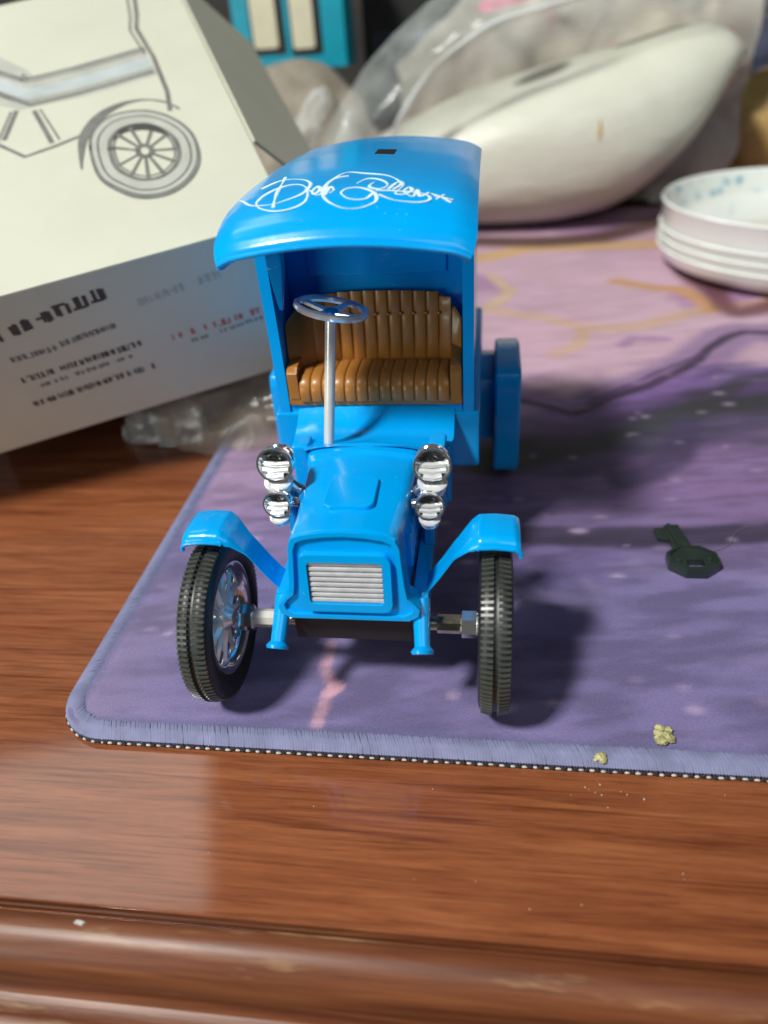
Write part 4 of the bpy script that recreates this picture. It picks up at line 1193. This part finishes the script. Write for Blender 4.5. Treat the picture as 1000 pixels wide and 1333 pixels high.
# ================================================================== CLEAR BAG over the vessel
def bagf(u, v):
    # hood of film rising behind and to the left of the vessel
    P0 = [(-84, 384, 30), (-78, 392, 62), (-60, 394, 82), (-44, 398, 100), (-28, 402, 118), (0, 408, 138), (40, 420, 150), (90, 430, 150), (150, 440, 146), (205, 450, 132)]
    P1 = [(-40, 372, 20), (-36, 384, 52), (-22, 384, 70), (0, 386, 84), (24, 388, 96), (50, 392, 106), (80, 398, 112), (115, 408, 116), (160, 420, 122), (208, 440, 112)]
    k = u*9; i = min(int(k), 8); t = k-i
    a = Vector(P0[i]).lerp(Vector(P0[i+1]), t); b = Vector(P1[i]).lerp(Vector(P1[i+1]), t)
    p = a.lerp(b, v); p.y -= 16*math.sin(v*math.pi); return p
g = crumple(110, 40, bagf, 8, 75, 2)
bagr = empty('plastic_bag', (-40, 420, 0))
tag(bagr, 'crinkled clear plastic bag with faded coloured print draped over the vessel', 'plastic bag')
def bpart(o):
    o.parent = bagr; o.matrix_parent_inverse = Matrix.Translation(Vector((40, -420, 0))*S); return o
bpart(MB().grid(110, 40, g).build('film', 'film', None, 30))
def ridge(u0, v0, u1, v1, wd, name='crease'):
    P = [Vector(g(u0+(u1-u0)*k/16, v0+(v1-v0)*k/16))+Vector((0, -1.5, 0.5)) for k in range(17)]
    for _ in range(3):
        P = [P[0]]+[(P[k-1]+P[k]*2+P[k+1])/4 for k in range(1, 16)]+[P[-1]]
    bpart(MB().tube(P, [wd*(0.25+0.75*math.sin(math.pi*k/16)) for k in range(17)], 7, flat=0.7).build(name, 'crease', None, 60))
m_, nt_, p_ = newmat('film_crease')
p_.inputs['Base Color'].default_value = (0.86, 0.92, 0.90, 1); p_.inputs['Roughness'].default_value = 0.2; p_.inputs['Alpha'].default_value = 0.62; p_.inputs['Coat Weight'].default_value = 1.0
MAT['crease'] = m_
ridge(0.16, 0.95, 0.40, 0.62, 3.2)
ridge(0.40, 0.62, 0.74, 0.55, 2.0)
def patch(u0, v0, ru, rv, mat):
    def f(u, v):
        a = u*2*math.pi; r_ = v
        return (Vector(g(u0+ru*r_*math.cos(a), v0+rv*r_*math.sin(a)))+Vector((0, 3.5, -1.0)))[:]
    bpart(MB().grid(20, 5, f).build('printed_patch', mat, None, 60))
patch(0.62, 0.30, 0.05, 0.14, 'pink'); patch(0.80, 0.25, 0.05, 0.15, 'yellow')

# ---- pale crumpled paper inside the bag, behind the vessel
def paper(u, v):
    x = -34+235*u; return Vector((x, 500+16*math.sin(u*5)-14*v, -2+(138+14*math.sin(u*3.0))*v*(0.72+0.28*min(1, u*4))))
def paper_back(u, v):
    p = paper(1-u, v); p.y += 34-20*v; return p
gpf = crumple(70, 30, paper, 9, 42, 12); gpb = crumple(70, 30, paper_back, 6, 42, 13)
def clampz(fn):
    def k(u, v):
        p = fn(u, v); return (p[0], p[1], max(0.1, p[2]))
    return k
pb = MB().grid(70, 30, clampz(gpf)); pb.grid(70, 30, clampz(gpb))
pb.grid(70, 2, lambda u, v: tuple(Vector(clampz(gpf)(u, 1)).lerp(Vector(clampz(gpb)(1-u, 1)), v)))
tag(pb.build('paper_wrapping', 'paper', None, 60), 'pale pinkish crumpled wrapping paper behind the milky vessel', 'wrapping paper')

# ---- twisted tail of clear film between the box and the bag
def tail(pts, rad, seed, name, label):
    P = catmull(pts, 8); n_ = len(P)
    def f(u, v):
        i = min(int(v*(n_-1)), n_-2); p = P[i]; a = 2*math.pi*(0.0 if u >= 1 else u)
        r_ = rad*(0.45+0.55*math.sin(math.pi*v))*(1+0.35*math.sin(5*a+v*4))
        return p+Vector((r_*math.cos(a), r_*0.5, r_*math.sin(a)))
    o_ = MB().grid(26, n_-1, crumple(26, n_-1, f, 4, 14, seed)).build(name, 'film', None, 30)
    tag(o_, label, 'plastic film'); return o_
tail([(-92, 372, 52), (-88, 376, 66), (-80, 380, 80), (-70, 384, 92)], 7, 4, 'film_twist', 'white glinting twist of clear film next to the grey-brown bundle')
tail([(-64, 366, 44), (-60, 368, 58), (-55, 370, 72), (-50, 374, 82)], 6, 8, 'film_twist', 'bright fold of clear film rising just behind the van roof')

# ================================================================== BACKGROUND
bnd = heap((-100, 452, -2.5), 66, 44, 104, 11, 9, 46).build('cloth_bundle', 'cloth', None, 40)
tag(bnd, 'grey-brown cloth bundle under the teal box, half hidden by the cream box', 'cloth bundle')
tb = empty('teal_box', (-100, 480, 101))
tag(tb, 'teal box with cream label panels standing behind the cream box', 'box')
def tlpart(o):
    o.parent = tb; o.matrix_parent_inverse = Matrix.Translation(Vector((100, -480, -101))*S); return o
tlpart(MB().box(-150, -71, 480, 520, 101, 190, 0.8).build('carton', 'teal'))
for x0, x1, zb in ((-108, -92.5, 113.5), (-136, -118.5, 115.0)):
    fr = tlpart(MB().prism(rrect(x0-1.5, x1+5.0, zb-3.5, 175, 1.5), lambda u, v, d: (u, d, v), 480.4, 479.2).build('label_black_frame', 'black'))  # black band round each cream label
    lb = tlpart(MB().prism(rrect(x0, x1, zb, 172, 2.5), lambda u, v, d: (u, d, v), 479.6, 478.4).build('label_panel', 'cream'))
bk = empty('black_carton', (-40, 600, -3))
tag(bk, 'dark blackish carton standing in the gloom right of the teal box', 'carton')
def bkpart(o):
    o.parent = bk; o.matrix_parent_inverse = Matrix.Translation(Vector((40, -600, 3))*S); return o
bkpart(MB().box(-70, 30, 560, 635, -2.95, 240, 1.5).build('carton', 'darkbox'))
bkpart(MB().prism(rrect(-62, 22, 70, 118, 3), lambda u, v, d: (u, d, v), 560.2, 559.2).build('label_panel', 'navy'))
# folded tan paper packet at the right
def packet(u, v):
    a = u*2*math.pi; r_ = math.sin(v*math.pi)**0.5 if 0 < v < 1 else 0
    return Vector((240+52*r_*math.cos(a), 530+34*r_*math.sin(a), 38-40*math.cos(v*math.pi)*0.95))
gp = crumple(48, 24, packet, 5, 30, 9)
def gpk(u, v):
    p = gp(0.0 if u >= 1 else u, v); return (p[0], p[1], max(0.1, p[2]))
tag(MB().grid(48, 24, gpk).build('paper_packet', 'tan', None, 40), 'crumpled tan paper packet behind the stacked dishes at the right edge', 'packet')
nv_ = heap((262, 600, -2.5), 60, 34, 118, 14, 7, 36).build('navy_cloth', 'navy', None, 40)
tag(nv_, 'dark navy cloth heap behind the tan packet at the far right', 'cloth')
